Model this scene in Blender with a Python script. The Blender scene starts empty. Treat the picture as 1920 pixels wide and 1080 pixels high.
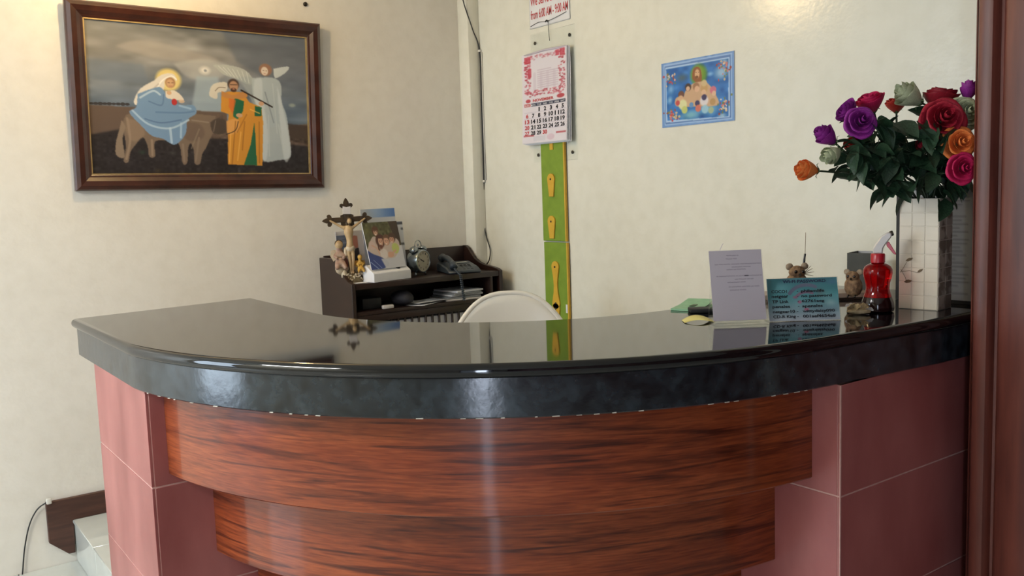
import bpy, bmesh, math, random
import numpy as np
from mathutils import Vector, Matrix

# ------------------------------------------------------------------ camera, light, exposure
scene = bpy.context.scene
C = scene.collection
FPX, YAW, PITCH, ROLL, CAMZ = 1700.0, 54.1, 6.1, 1.95, 1.477
_a, _p, _r = math.radians(YAW), math.radians(PITCH), math.radians(ROLL)
F0 = Vector((-math.sin(_a), math.cos(_a), 0)); R0 = Vector((math.cos(_a), math.sin(_a), 0)); U0 = Vector((0, 0, 1))
CF = F0 * math.cos(_p) - U0 * math.sin(_p); CU0 = U0 * math.cos(_p) + F0 * math.sin(_p)
CR = R0 * math.cos(_r) - CU0 * math.sin(_r); CU = CU0 * math.cos(_r) + R0 * math.sin(_r)
CP = Vector((0, 0, CAMZ))
cd = bpy.data.cameras.new('camera'); cam = bpy.data.objects.new('camera', cd); C.objects.link(cam)
cd.sensor_fit = 'HORIZONTAL'; cd.sensor_width = 36; cd.lens = 36 * FPX / 1920; cd.clip_start = .05
cam.matrix_world = Matrix(((CR.x, CU.x, -CF.x, CP.x), (CR.y, CU.y, -CF.y, CP.y), (CR.z, CU.z, -CF.z, CP.z), (0, 0, 0, 1)))
scene.camera = cam
vs = scene.view_settings
vs.view_transform = 'Standard'; vs.look = 'None'; vs.exposure = 0.36; vs.gamma = 1; vs.use_curve_mapping = False
world = bpy.data.worlds.new('world'); scene.world = world; world.use_nodes = True
world.node_tree.nodes['Background'].inputs[0].default_value = (.75, .85, 1, 1)
world.node_tree.nodes['Background'].inputs[1].default_value = .6

def area(name, loc, size, power, col, direction):
    l = bpy.data.lights.new(name, 'AREA'); l.shape = 'RECTANGLE'; l.size, l.size_y = size
    l.energy = power; l.color = col
    o = bpy.data.objects.new(name, l); C.objects.link(o); o.location = loc
    o.rotation_euler = Vector(direction).to_track_quat('-Z', 'Y').to_euler()
    return o
YF = -2.2
# daylight entering by the window and the glazed entrance in the front wall
area('daylight_window', (-3.45, YF + .02, 1.36), (.84, 1.95), 36, (.70, .85, 1.0), (0, 1, 0))
area('daylight_entrance', (1.62, YF + .02, 1.11), (.26, 2.18), 32, (.72, .82, 1.0), (-.25, 1, 0))

# the room's ceiling panel lamp (its housing is built with the room)
area('ceiling_panel_light', (-2.2, -1.55, 2.70), (1.2, .55), 114, (1.0, 1.0, .98), (.0, .12, -1))

def onplane(px, py, axis, val):
    d = CF + CR * ((px - 960) / FPX) + CU * ((540 - py) / FPX)
    return CP + d * ((val - CP[axis]) / d[axis])
def onx(px, py, v): return onplane(px, py, 0, v)
def ony(px, py, v): return onplane(px, py, 1, v)
def onz(px, py, v): return onplane(px, py, 2, v)
def atd(px, py, depth): return CP + (CF + CR * ((px - 960) / FPX) + CU * ((540 - py) / FPX)) * depth
def proj(P):
    d = Vector(P) - CP; z = d.dot(CF); return 960 + FPX * d.dot(CR) / z, 540 - FPX * d.dot(CU) / z

# ------------------------------------------------------------------ materials
def lin(c):
    if isinstance(c, str): c = [int(c[i:i + 2], 16) / 255 for i in (0, 2, 4)]
    return tuple(((x / 12.92) if x <= .04045 else ((x + .055) / 1.055) ** 2.4) for x in c)
MATS = {}
def mat(name, c1, c2=None, rough=.5, metal=0, scale=8, stretch=(1, 1, 1), bump=0, bscale=None, trans=0, ior=1.5,
        spec=.5, coat=0, uv=False, detail=4, lo=.3, hi=.7, distort=0, alpha=1, coatr=.05):
    m = bpy.data.materials.new(name); m.use_nodes = True; nt = m.node_tree; N = nt.nodes; L = nt.links
    b = N['Principled BSDF']
    b.inputs['Roughness'].default_value = rough; b.inputs['Metallic'].default_value = metal
    b.inputs['Transmission Weight'].default_value = trans; b.inputs['IOR'].default_value = ior
    b.inputs['Specular IOR Level'].default_value = spec; b.inputs['Coat Weight'].default_value = coat
    b.inputs['Coat Roughness'].default_value = coatr; b.inputs['Alpha'].default_value = alpha
    tc = N.new('ShaderNodeTexCoord'); mp = N.new('ShaderNodeMapping'); mp.inputs['Scale'].default_value = stretch
    L.new(tc.outputs['UV' if uv else 'Object'], mp.inputs[0])
    nz = N.new('ShaderNodeTexNoise'); nz.inputs['Scale'].default_value = scale; nz.inputs['Detail'].default_value = detail
    nz.inputs['Distortion'].default_value = distort
    L.new(mp.outputs[0], nz.inputs['Vector'])
    rp = N.new('ShaderNodeValToRGB'); rp.color_ramp.elements[0].position = lo; rp.color_ramp.elements[1].position = hi
    rp.color_ramp.elements[0].color = (*lin(c1), 1); rp.color_ramp.elements[1].color = (*lin(c2 or c1), 1)
    L.new(nz.outputs['Fac'], rp.inputs[0]); L.new(rp.outputs[0], b.inputs['Base Color'])
    if bump:
        n2 = nz
        if bscale:
            n2 = N.new('ShaderNodeTexNoise'); n2.inputs['Scale'].default_value = bscale; n2.inputs['Detail'].default_value = 3
            L.new(mp.outputs[0], n2.inputs['Vector'])
        bp = N.new('ShaderNodeBump'); bp.inputs['Strength'].default_value = bump; bp.inputs['Distance'].default_value = .01
        L.new(n2.outputs['Fac'], bp.inputs['Height']); L.new(bp.outputs[0], b.inputs['Normal'])
    MATS[name] = m; return m
def vcol_mat(name, rough=.6, coat=0):
    m = bpy.data.materials.new(name); m.use_nodes = True; nt = m.node_tree
    a = nt.nodes.new('ShaderNodeVertexColor'); a.layer_name = 'print'
    b = nt.nodes['Principled BSDF']; b.inputs['Roughness'].default_value = rough; b.inputs['Coat Weight'].default_value = coat
    nt.links.new(a.outputs[0], b.inputs['Base Color']); return m
def emis(name, col, s):
    m = bpy.data.materials.new(name); m.use_nodes = True; b = m.node_tree.nodes['Principled BSDF']
    b.inputs['Emission Color'].default_value = (*col, 1); b.inputs['Emission Strength'].default_value = s; return m

def wall_mat(name, c1, c2, c3, rough, lower=None):
    """matt-gloss cream paint: large soft mottling plus fine roller texture"""
    m = mat(name, c1, c2, rough, scale=2.2, detail=5, bump=.06, bscale=60, lo=.25, hi=.75)
    nt = m.node_tree; N = nt.nodes; L = nt.links; b = N['Principled BSDF']
    rp = [n for n in N if n.type == 'VALTORGB'][0]; mp = [n for n in N if n.type == 'MAPPING'][0]
    n2 = N.new('ShaderNodeTexNoise'); n2.inputs['Scale'].default_value = 17; n2.inputs['Detail'].default_value = 8
    L.new(mp.outputs[0], n2.inputs['Vector'])
    r2 = N.new('ShaderNodeValToRGB'); r2.color_ramp.elements[0].position = .25; r2.color_ramp.elements[1].position = .60
    r2.color_ramp.elements[0].color = (*lin(c3), 1); r2.color_ramp.elements[1].color = (1, 1, 1, 1)
    mx = N.new('ShaderNodeMix'); mx.data_type = 'RGBA'; mx.blend_type = 'MULTIPLY'; mx.inputs[0].default_value = .14
    L.new(n2.outputs['Fac'], r2.inputs[0]); L.new(rp.outputs[0], mx.inputs[6]); L.new(r2.outputs[0], mx.inputs[7])
    L.new(mx.outputs[2], b.inputs['Base Color']); return m

M = {}
M['wall'] = wall_mat('cream_wall_paint', 'dad8ca', 'dfddd0', 'cfccbd', .21)
M['wall2'] = wall_mat('worn_cream_wall_paint', 'dad5ca', 'e0dcd2', 'c6c1b5', .30)
M['ceil'] = mat('white_ceiling', 'd8d4c8', 'e0dcd0', .8)
M['floor'] = mat('white_floor_tile', 'b4b7b1', 'c2c4be', .07, scale=5)
M['grout'] = mat('grey_grout', '8d8a84', '9b978f', .9, scale=40)
M['granite'] = mat('black_granite', '06070a', '14171b', .045, scale=160, detail=6, lo=.35, hi=.8, spec=.6)
M['granite_side'] = mat('black_granite_apron', '0c1217', '2c363d', .17, scale=28, detail=10, lo=.35, hi=.75, spec=.7, bump=.05, bscale=30)
M['chip'] = mat('white_filler', 'b9b2a6', 'd8d2c6', .8, scale=60)
M['tile'] = mat('terracotta_tile', '8a4644', 'ab6763', .32, scale=5, stretch=(1, 1, .45), detail=6, lo=.3, hi=.7)
M['tgrout'] = mat('pink_grout', 'b98f86', 'c8a198', .8, scale=40)
M['board'] = mat('stained_board', '732f14', 'a4532a', .34, uv=True, scale=1.0, stretch=(14, 210, 1), detail=5, lo=.25, hi=.75, distort=.6, bump=.015, coat=.5, coatr=.10, spec=.3)
def _grain(m):
    nt = m.node_tree; N = nt.nodes; L = nt.links; b = N['Principled BSDF']; rp = [n for n in N if n.type == 'VALTORGB'][0]; tc = [n for n in N if n.type == 'TEX_COORD'][0]
    src = rp.outputs[0]
    for sc_, st, lo, hi, c, fac in ((1.0, (2.4, 46, 1), .50, .68, '6d3a2a', .85), (1.0, (1.2, 9, 1), .35, .75, 'b88a76', .8)):
        mp = N.new('ShaderNodeMapping'); mp.inputs['Scale'].default_value = st; L.new(tc.outputs['UV'], mp.inputs[0])
        nz = N.new('ShaderNodeTexNoise'); nz.inputs['Scale'].default_value = sc_; nz.inputs['Detail'].default_value = 6; nz.inputs['Distortion'].default_value = 1.2; L.new(mp.outputs[0], nz.inputs['Vector'])
        r2 = N.new('ShaderNodeValToRGB'); r2.color_ramp.elements[0].position = lo; r2.color_ramp.elements[1].position = hi
        r2.color_ramp.elements[0].color = (1, 1, 1, 1); r2.color_ramp.elements[1].color = (*lin(c), 1)
        mx = N.new('ShaderNodeMix'); mx.data_type = 'RGBA'; mx.blend_type = 'MULTIPLY'; mx.inputs[0].default_value = fac
        L.new(nz.outputs['Fac'], r2.inputs[0]); L.new(src, mx.inputs[6]); L.new(r2.outputs[0], mx.inputs[7]); src = mx.outputs[2]
    L.new(src, b.inputs['Base Color'])
_grain(M['board'])
M['casing'] = mat('dark_red_wood', '4a211b', '6e382c', .42, scale=9, stretch=(4, 4, .35), detail=7, lo=.3, hi=.7, bump=.05)
M['skirt'] = mat('brown_skirting', '3a231b', '54362a', .5, scale=10, stretch=(1, .5, 6), detail=6)
M['frame'] = mat('walnut_frame', '2e1712', '45251b', .28, scale=14, detail=5, coat=.3)
M['gold'] = mat('gold_fillet', 'a38a5c', 'bda576', .35, metal=.6, scale=30)
M['desk'] = mat('dark_brown_laminate', '20130f', '2c1b15', .35, scale=6, stretch=(1, 1, 4), detail=5)
M['white'] = mat('white_plastic', 'd9d6cc', 'dedbd2', .22, scale=4)
M['paper'] = mat('white_paper', 'd5d4d6', 'dededf', .7, scale=12)
M['lilac'] = mat('lilac_paper', 'bdb4bf', 'c6bdc6', .6, scale=12)
M['black'] = mat('black_plastic', '0b0b0c', '121213', .6, scale=20)
M['wire'] = mat('black_cable', '100f0e', '1a1816', .45, scale=30)
M['ink'] = mat('black_ink', '15151c', '1c1c26', .6)
M['navy'] = mat('navy_ink', '232845', '2a3052', .6)
M['red'] = mat('red_ink', 'b23437', 'bd4244', .6)
M['clear'] = mat('clear_acrylic', 'eef3ef', 'f4f8f4', .06, trans=1.0, ior=1.1, scale=2, alpha=.3)
M['screw'] = mat('dark_screw', '2a261f', '3a342b', .4, metal=.7, scale=60)
M['green'] = mat('green_foam', '6f8a26', '7b962d', .65, scale=20, bump=.05, bscale=120)
M['yellow'] = mat('yellow_foam', 'c59a2c', 'cfa535', .6, scale=20)
M['chrome'] = mat('silver_metal', '8c959a', '9aa3a8', .25, metal=.9, scale=10)
M['dial'] = mat('clock_dial', 'a8a08c', 'b4ab96', .5, scale=10)
M['phone'] = mat('slate_phone', '2d343b', '39424a', .4, scale=12)
M['lcd'] = mat('grey_label', '9aa0a0', 'a8adad', .4, scale=10)
M['brass'] = mat('dark_bronze', '2b2116', '4a3a22', .5, metal=.2, scale=40, bump=.2)
M['flesh'] = mat('painted_resin_skin', '9a7f5c', 'c0a478', .5, scale=25)
M['resinw'] = mat('painted_resin_white', 'a8967c', 'c9bca2', .55, scale=40, bump=.2)
M['resiny'] = mat('painted_resin_yellow', 'a07a2e', 'c79c45', .5, scale=30)
M['resinb'] = mat('resin_base', '4e4230', '7b6c4c', .6, scale=45, bump=.4)
M['pink'] = mat('painted_resin_pink', '7e5648', 'b09a86', .55, scale=30)
M['stem'] = mat('green_stem', '1d2a19', '2a3820', .6, scale=30)
M['leaf'] = mat('dark_green_leaf', '152a1c', '2c4a32', .5, scale=18, bump=.15)
M['sepal'] = mat('green_sepal', '33492b', '4c6238', .6, scale=18)
M['vase'] = mat('cream_ceramic', 'c9bfae', 'd6cdbd', .3, scale=6)
M['vase2'] = mat('patterned_ceramic', '6e6055', 'a3978a', .4, scale=26, detail=2, lo=.42, hi=.5)
M['vmotif'] = mat('brown_motif', '5a4a34', '6d5c42', .6, scale=20)
M['owl'] = mat('brown_fibre', '4d3424', '9a7a58', .8, scale=70, bump=.6, detail=8)
M['owlear'] = mat('pale_fibre', '7d6a55', 'a4937d', .8, scale=60)
M['eye'] = mat('dark_eye', '120a06', '1c100a', .15, scale=10)
M['shell'] = mat('tan_shell', '8a7350', 'cbb892', .5, scale=45, bump=.4)
M['greybox'] = mat('grey_card', '34352f', '42433c', .6, scale=15)
M['greyin'] = mat('pale_grey_card', 'a9abb0', 'b6b8bc', .6, scale=15)
M['redliq'] = mat('red_liquid', 'b0060c', 'c20a10', .06, trans=.75, ior=1.33, scale=4)
M['redpl'] = mat('red_plastic', 'a51626', 'b81d2e', .3, scale=10)
M['dkliq'] = mat('dark_base_plastic', '150507', '220a0c', .1, scale=8)
M['wplast'] = mat('milky_plastic', 'b9b3ae', 'c9c4c0', .35, scale=10)
M['tray'] = mat('pale_wood_tray', '8a7466', 'a68f80', .4, scale=8, stretch=(1, 6, 1))
M['mint'] = mat('mint_paper', '7fae86', '93bf98', .6, scale=30)
M['ynote'] = mat('yellow_note', 'd4c775', 'dfd387', .6, scale=20)
M['notice'] = mat('grey_notice_sheet', '757779', '8a8c8d', .35, scale=70, stretch=(1, 1, 5), detail=3)
M['bag'] = mat('dark_fabric', '15131a', '1f1d26', .7, scale=30, bump=.2)
M['glass'] = mat('window_glass', 'f4f8fa', 'f8fbfc', .02, trans=1, ior=1.1, alpha=.15)
M['print'] = vcol_mat('printed_sheet', .45)
M['canvas'] = vcol_mat('painted_canvas', .5)
M['white2'] = mat('white_clip', 'c9c6bd', 'd4d1c9', .5)

# ------------------------------------------------------------------ object helpers
def obj(name, me, m=None, parent=None, kind=None):
    o = bpy.data.objects.new(name, me); C.objects.link(o)
    if m is not None and not me.materials: me.materials.append(m)
    if parent is not None: o.parent = parent
    if kind: o['kind'] = kind
    return o
def thing(name, label, cat, loc=(0, 0, 0), rotz=0, group=None):
    o = bpy.data.objects.new(name, None); C.objects.link(o); o.location = loc; o.rotation_euler = (0, 0, rotz)
    o.empty_display_size = .05; o['label'] = label; o['category'] = cat
    if group: o['group'] = group
    return o
def tag(o, label, cat, group=None):
    o['label'] = label; o['category'] = cat
    if group: o['group'] = group
    return o
def mesh(verts, faces, smooth=False):
    me = bpy.data.meshes.new('m'); me.from_pydata([tuple(v) for v in verts], [], faces); me.validate(); me.update()
    if smooth:
        for p in me.polygons: p.use_smooth = True
    return me
def bm_mesh(bm, smooth=False, angle=None):
    me = bpy.data.meshes.new('m'); bm.normal_update(); bm.to_mesh(me); bm.free()
    if smooth:
        for p in me.polygons: p.use_smooth = True
        if angle is not None:
            try: me.set_sharp_from_angle(angle=math.radians(angle))
            except Exception: pass
    return me
def box(lo, hi, bev=0, seg=2):
    bm = bmesh.new(); lo = Vector(lo); hi = Vector(hi)
    bmesh.ops.create_cube(bm, size=1, matrix=Matrix.Translation((lo + hi) / 2) @ Matrix.Diagonal((*(hi - lo), 1)))
    if bev: bmesh.ops.bevel(bm, geom=bm.edges[:], offset=bev, segments=seg, affect='EDGES', profile=.5)
    return bm_mesh(bm, bool(bev), 40)
def boxes(lst, bev=0):
    bm = bmesh.new()
    for lo, hi in lst:
        lo = Vector(lo); hi = Vector(hi)
        bmesh.ops.create_cube(bm, size=1, matrix=Matrix.Translation((lo + hi) / 2) @ Matrix.Diagonal((*(hi - lo), 1)))
    if bev: bmesh.ops.bevel(bm, geom=bm.edges[:], offset=bev, segments=1, affect='EDGES')
    return bm_mesh(bm)
def prism(poly, d0, d1, f=lambda a, b, d: (a, b, d), bev=0, smooth=False):
    """extrude a 2D polygon between d0 and d1, f places (a,b,d)"""
    n = len(poly); bm = bmesh.new()
    v0 = [bm.verts.new(f(a, b, d0)) for a, b in poly]; v1 = [bm.verts.new(f(a, b, d1)) for a, b in poly]
    bm.faces.new(v0[::-1]); bm.faces.new(v1)
    for i in range(n): bm.faces.new((v0[i], v0[(i + 1) % n], v1[(i + 1) % n], v1[i]))
    bmesh.ops.recalc_face_normals(bm, faces=bm.faces[:])
    if bev: bmesh.ops.bevel(bm, geom=bm.edges[:], offset=bev, segments=1, affect='EDGES')
    return bm_mesh(bm, smooth, 35)
def tube(pts, rad, seg=8, cap=True):
    """pts list of Vectors, rad scalar or list"""
    pts = [Vector(p) for p in pts]; n = len(pts); V = []; Fc = []
    if not hasattr(rad, '__len__'): rad = [rad] * n
    t0 = (pts[1] - pts[0]).normalized(); up = Vector((0, 0, 1)) if abs(t0.z) < .9 else Vector((1, 0, 0))
    nrm = t0.cross(up).normalized()
    for i in range(n):
        t = (pts[min(i + 1, n - 1)] - pts[max(i - 1, 0)]).normalized()
        nrm = (nrm - t * nrm.dot(t)).normalized(); b = t.cross(nrm)
        for k in range(seg):
            a = 2 * math.pi * k / seg; V.append(pts[i] + (nrm * math.cos(a) + b * math.sin(a)) * rad[i])
    for i in range(n - 1):
        for k in range(seg):
            k2 = (k + 1) % seg; Fc.append((i * seg + k, i * seg + k2, (i + 1) * seg + k2, (i + 1) * seg + k))
    if cap: Fc.append(tuple(range(seg))[::-1]); Fc.append(tuple(range((n - 1) * seg, n * seg)))
    return mesh(V, Fc, True)
def smooth_path(pts, n=8):
    pts = [Vector(p) for p in pts]; P = [pts[0]] + pts + [pts[-1]]; out = []
    for i in range(1, len(P) - 2):
        for k in range(n):
            t = k / n; a, b, c, d = P[i - 1], P[i], P[i + 1], P[i + 2]
            out.append(.5 * ((2 * b) + (c - a) * t + (2 * a - 5 * b + 4 * c - d) * t * t + (3 * b - a - 3 * c + d) * t ** 3))
    out.append(pts[-1]); return out
def lathe(prof, seg=24, xf=None, sx=1, sy=1):
    """prof: (r,z) list"""
    V = []; Fc = []; n = len(prof)
    for r, z in prof:
        for k in range(seg):
            a = 2 * math.pi * k / seg; V.append((r * math.cos(a) * sx, r * math.sin(a) * sy, z))
    for i in range(n - 1):
        for k in range(seg):
            k2 = (k + 1) % seg; Fc.append((i * seg + k, i * seg + k2, (i + 1) * seg + k2, (i + 1) * seg + k))
    Fc.append(tuple(range(seg))[::-1]); Fc.append(tuple(range((n - 1) * seg, n * seg)))
    me = mesh(V, Fc, True)
    try: me.set_sharp_from_angle(angle=math.radians(50))
    except Exception: pass
    if xf is not None: me.transform(xf)
    return me
def ellipsoid(c, r, sub=2, noise=0, seed=0):
    bm = bmesh.new(); bmesh.ops.create_icosphere(bm, subdivisions=sub, radius=1); rnd = random.Random(seed)
    for v in bm.verts:
        k = 1 + rnd.uniform(-noise, noise); v.co = Vector((v.co.x * r[0] * k + c[0], v.co.y * r[1] * k + c[1], v.co.z * r[2] * k + c[2]))
    return bm_mesh(bm, True)
def join_meshes(mes, smooth=True):
    bm = bmesh.new()
    for me in mes: bm.from_mesh(me)
    return bm_mesh(bm, smooth, 45)
def skin_mesh(joints, edges, sub=1, xf=None):
    """joints: list of ((x,y,z), radius)"""
    me = bpy.data.meshes.new('sk'); me.from_pydata([j[0] for j in joints], edges, [])
    o = bpy.data.objects.new('sk', me); C.objects.link(o)
    md = o.modifiers.new('s', 'SKIN')
    for i, j in enumerate(joints):
        sv = me.skin_vertices[0].data[i]; sv.radius = (j[1], j[1]); sv.use_root = (i == 0)
    o.modifiers.new('d', 'SUBSURF').levels = sub
    dg = bpy.context.evaluated_depsgraph_get(); dg.update()
    out = bpy.data.meshes.new_from_object(o.evaluated_get(dg)); bpy.data.objects.remove(o)
    for p in out.polygons: p.use_smooth = True
    if xf is not None: out.transform(xf)
    return out
def text_mesh(s, bold=0.0, depth=0.0):
    cu = bpy.data.curves.new('t', 'FONT'); cu.body = s; cu.offset = bold; cu.resolution_u = 3
    o = bpy.data.objects.new('t', cu); C.objects.link(o)
    dg = bpy.context.evaluated_depsgraph_get(); dg.update()
    me = bpy.data.meshes.new_from_object(o.evaluated_get(dg)); bpy.data.objects.remove(o); bpy.data.curves.remove(cu)
    return me
def text(parent, s, x, z, w, h, m, y=-.001, bold=.02, name='lettering', lean=None):
    """writing fitted into the box x..x+w, z..z+h on the local front plane (facing -y)"""
    me = text_mesh(s, bold); co = np.empty(len(me.vertices) * 3); me.vertices.foreach_get('co', co); co = co.reshape(-1, 3)
    if not len(co): return None
    mn = co.min(0); mx = co.max(0); sp = np.maximum(mx - mn, 1e-6)
    q = np.zeros_like(co); q[:, 0] = x + (co[:, 0] - mn[0]) / sp[0] * w; q[:, 2] = z + (co[:, 1] - mn[1]) / sp[1] * h; q[:, 1] = y
    me.vertices.foreach_set('co', q.ravel()); me.update(); me.materials.clear()
    o = obj(name, me, m, parent)
    return o
# ------------------------------------------------------------------ prints: small painter for flat pictures
class Print:
    def __init__(s, w, h, quad=None, bg=(200, 200, 200)):
        s.w, s.h = w, h; s.a = np.zeros((h, w, 3)); s.a[:] = bg; s.H = None
        s.Y, s.X = np.mgrid[0:h, 0:w].astype(float)
        if quad:   # quad: TL,TR,BR,BL as seen; maps authored points into the picture
            A = []; B = []
            for (x, y), (u, v) in zip(quad, ((0, 0), (w, 0), (w, h), (0, h))):
                A += [[x, y, 1, 0, 0, 0, -u * x, -u * y], [0, 0, 0, x, y, 1, -v * x, -v * y]]; B += [u, v]
            s.H = np.append(np.linalg.solve(np.array(A, float), np.array(B, float)), 1).reshape(3, 3)
    def m(s, pts):
        p = np.array(pts, float)
        if s.H is None: return p
        q = np.c_[p, np.ones(len(p))] @ s.H.T; return q[:, :2] / q[:, 2:]
    def sc(s, x, y):
        p = s.m([(x - 5, y - 5), (x + 5, y + 5)]); return np.hypot(*(p[1] - p[0])) / np.hypot(10, 10)
    def blend(s, mask, c): s.a += mask[..., None] * (np.array(c, float) - s.a)
    def poly(s, pts, c, al=1, soft=0, sm=0):
        p = s.m(pts)
        if sm:
            P = smooth_path([(x, y, 0) for x, y in np.vstack([p, p[:1]])], 5); p = np.array([(v.x, v.y) for v in P])
        ins = np.zeros((s.h, s.w), bool); n = len(p)
        for i in range(n):
            x1, y1 = p[i]; x2, y2 = p[(i + 1) % n]
            if y1 == y2: continue
            cr = ((y1 > s.Y) != (y2 > s.Y)) & (s.X < (x2 - x1) * (s.Y - y1) / (y2 - y1) + x1); ins ^= cr
        k = ins.astype(float)
        for _ in range(max(1, soft)):
            k[1:-1, 1:-1] = (k[1:-1, 1:-1] * 2 + k[:-2, 1:-1] + k[2:, 1:-1] + k[1:-1, :-2] + k[1:-1, 2:]) / 6
        s.blend(k * al, c)
    def ell(s, x, y, rx, ry, c, al=1, soft=.25):
        p = s.m([(x, y)])[0]; f = s.sc(x, y); d = np.hypot((s.X - p[0]) / max(rx * f, .5), (s.Y - p[1]) / max(ry * f, .5))
        s.blend(np.clip((1 - d) / soft, 0, 1) * al, c)
    def line(s, pts, wd, c, al=1):
        if len(pts) > 2: pts = [(v.x, v.y) for v in smooth_path([(a_, b_, 0) for a_, b_ in pts], 5)]
        p = s.m(pts); f = s.sc(*pts[0]); r = max(wd * f / 2, .6); D = np.full((s.h, s.w), 1e9)
        for (x1, y1), (x2, y2) in zip(p[:-1], p[1:]):
            dx, dy = x2 - x1, y2 - y1; t = np.clip(((s.X - x1) * dx + (s.Y - y1) * dy) / (dx * dx + dy * dy + 1e-9), 0, 1)
            D = np.minimum(D, np.hypot(s.X - x1 - t * dx, s.Y - y1 - t * dy))
        s.blend(np.clip(r + .5 - D, 0, 1) * al, c)
    def grad(s, stops, axis=0):
        t = (s.Y / s.h) if axis == 0 else (s.X / s.w)
        for k in range(3): s.a[..., k] = np.interp(t, [q[0] for q in stops], [q[1][k] for q in stops])
    def noise(s, cell, amp, seed, mask=1.0):
        rg = np.random.default_rng(seed); gh, gw = s.h // cell[1] + 3, s.w // cell[0] + 3; g = rg.normal(size=(gh, gw))
        y = s.Y / cell[1]; x = s.X / cell[0]; yi = y.astype(int); xi = x.astype(int); fy = y - yi; fx = x - xi
        fy = fy * fy * (3 - 2 * fy); fx = fx * fx * (3 - 2 * fx)
        v = (g[yi, xi] * (1 - fx) + g[yi, xi + 1] * fx) * (1 - fy) + (g[yi + 1, xi] * (1 - fx) + g[yi + 1, xi + 1] * fx) * fy
        s.a += (v * amp * mask)[..., None]
    def mesh(s, W, Hh, y=0.0, x0=0.0, z0=0.0, bend=None):
        """flat grid mesh facing -y carrying the colours"""
        w, h = s.w, s.h; X, Z = np.meshgrid(x0 + np.linspace(0, W, w), z0 + np.linspace(Hh, 0, h))
        Y = np.full_like(X, y) if bend is None else y + bend((X - x0) / W, (Z - z0) / Hh)
        co = np.stack([X, Y, Z], -1).reshape(-1, 3); i = np.arange((h - 1) * w).reshape(h - 1, w)[:, :-1].ravel()
        f = np.stack([i, i + w, i + w + 1, i + 1], -1)
        me = bpy.data.meshes.new('print'); me.from_pydata(co, [], f.tolist())
        c = np.clip(s.a / 255, 0, 1).reshape(-1, 3); l = np.where(c <= .04045, c / 12.92, ((c + .055) / 1.055) ** 2.4)
        at = me.color_attributes.new('print', 'FLOAT_COLOR', 'POINT'); at.data.foreach_set('color', np.c_[l, np.ones(len(l))].ravel())
        me.update(); return me

# ------------------------------------------------------------------ the room
W, YB, ZCEIL, XR, ZS = -4.062, 2.718, 2.76, 2.5, .18
def struct(name, me, m, parent=None):
    o = obj(name, me, m, parent)
    if parent is None: o['kind'] = 'structure'
    return o
struct('wall_left', box((W - .1, YF - .1, -.1), (W, YB + .1, ZCEIL)), M['wall2'])
struct('wall_back', box((W, YB, -.1), (XR, YB + .1, ZCEIL)), M['wall'])
struct('wall_right', box((XR, YF - .1, -.1), (XR + .1, YB + .1, ZCEIL)), M['casing'])
struct('wall_front', boxes([((W, YF - .1, 0), (-3.9, YF, ZCEIL)), ((-3.0, YF - .1, 0), (1.05, YF, ZCEIL)), ((2.05, YF - .1, 0), (XR, YF, ZCEIL)),
        ((-3.9, YF - .1, 2.4), (-3.0, YF, ZCEIL)), ((1.05, YF - .1, 2.25), (2.05, YF, ZCEIL))]), M['wall'])
struct('ceiling', box((W - .1, YF - .1, ZCEIL), (XR + .1, YB + .1, ZCEIL + .1)), M['ceil'])
fl = struct('floor', box((W, YF, -.1), (XR, YB, -.006)), M['grout'])
TS = .6
tme = box((.003, .003, -.006), (TS - .003, TS - .003, 0), .001, 1); tme.materials.append(M['floor'])
x = W
while x < XR - .3:
    y = YF + .01
    while y + TS <= YB:
        o = obj('floor_tile', tme, None, fl); o.location = (x, y, 0); y += TS
    x += TS
w1 = struct('window_1', boxes([((-3.9, YF - .08, 0), (-3.85, YF - .03, 2.4)), ((-3.05, YF - .08, 0), (-3.0, YF - .03, 2.4)), ((-3.9, YF - .08, 0), (-3.0, YF - .03, .05)),
        ((-3.9, YF - .08, 2.35), (-3.0, YF - .03, 2.4)), ((-3.47, YF - .08, 0), (-3.43, YF - .03, 2.4))]), M['casing'])
obj('pane', box((-3.85, YF - .06, .05), (-3.47, YF - .055, 2.35)), M['glass'], w1)
obj('pane', box((-3.43, YF - .06, .05), (-3.05, YF - .055, 2.35)), M['glass'], w1)
d2 = struct('door_2', boxes([((1.05, YF - .08, 0), (1.1, YF - .02, 2.25)), ((2.0, YF - .08, 0), (2.05, YF - .02, 2.25)), ((1.05, YF - .08, 2.2), (2.05, YF - .02, 2.25))]), M['casing'])
obj('pane', box((1.1, YF - .06, .02), (2.0, YF - .05, 2.2)), M['glass'], d2)

# boxed pipe in the corner
struct('trim_1', box((W, YB - .07, ZS), (W + .095, YB, ZCEIL), .004), M['wall'])

# raised floor behind the counter, reached by one step
AC, RO, RI = (-2.642, 1.937), 1.403, .785
inner_arc = [(AC[0] + RI * math.cos(math.radians(a)), AC[1] + RI * math.sin(math.radians(a))) for a in np.linspace(-90, 0, 19)]
YSTEP = .642
fr = struct('floor_raised', prism([(W, YSTEP + .01), (-3.10, YSTEP + .01), (-3.10, AC[1] - RI)] + inner_arc + [(AC[0] + RI, YB), (W, YB)], 0, ZS - .006), M['grout'])
obj('riser_tile', box((W + .002, YSTEP, .004), (W + .40, YSTEP + .01, ZS - .012), .001, 1), M['floor'], fr)
obj('riser_tile', box((W + .404, YSTEP, .004), (-3.10, YSTEP + .01, ZS - .012), .001, 1), M['floor'], fr)
for i in range(2):
    for j in range(5):
        x0, x1 = (W + .002, W + .40) if i == 0 else (W + .404, -3.10)
        y0 = YSTEP - .006 + j * .402; y1 = min(y0 + .398, YB - .07)
        obj('tread_tile', box((x0, y0, ZS - .012), (x1, y1, ZS), .002, 1), M['floor'], fr)

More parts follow.
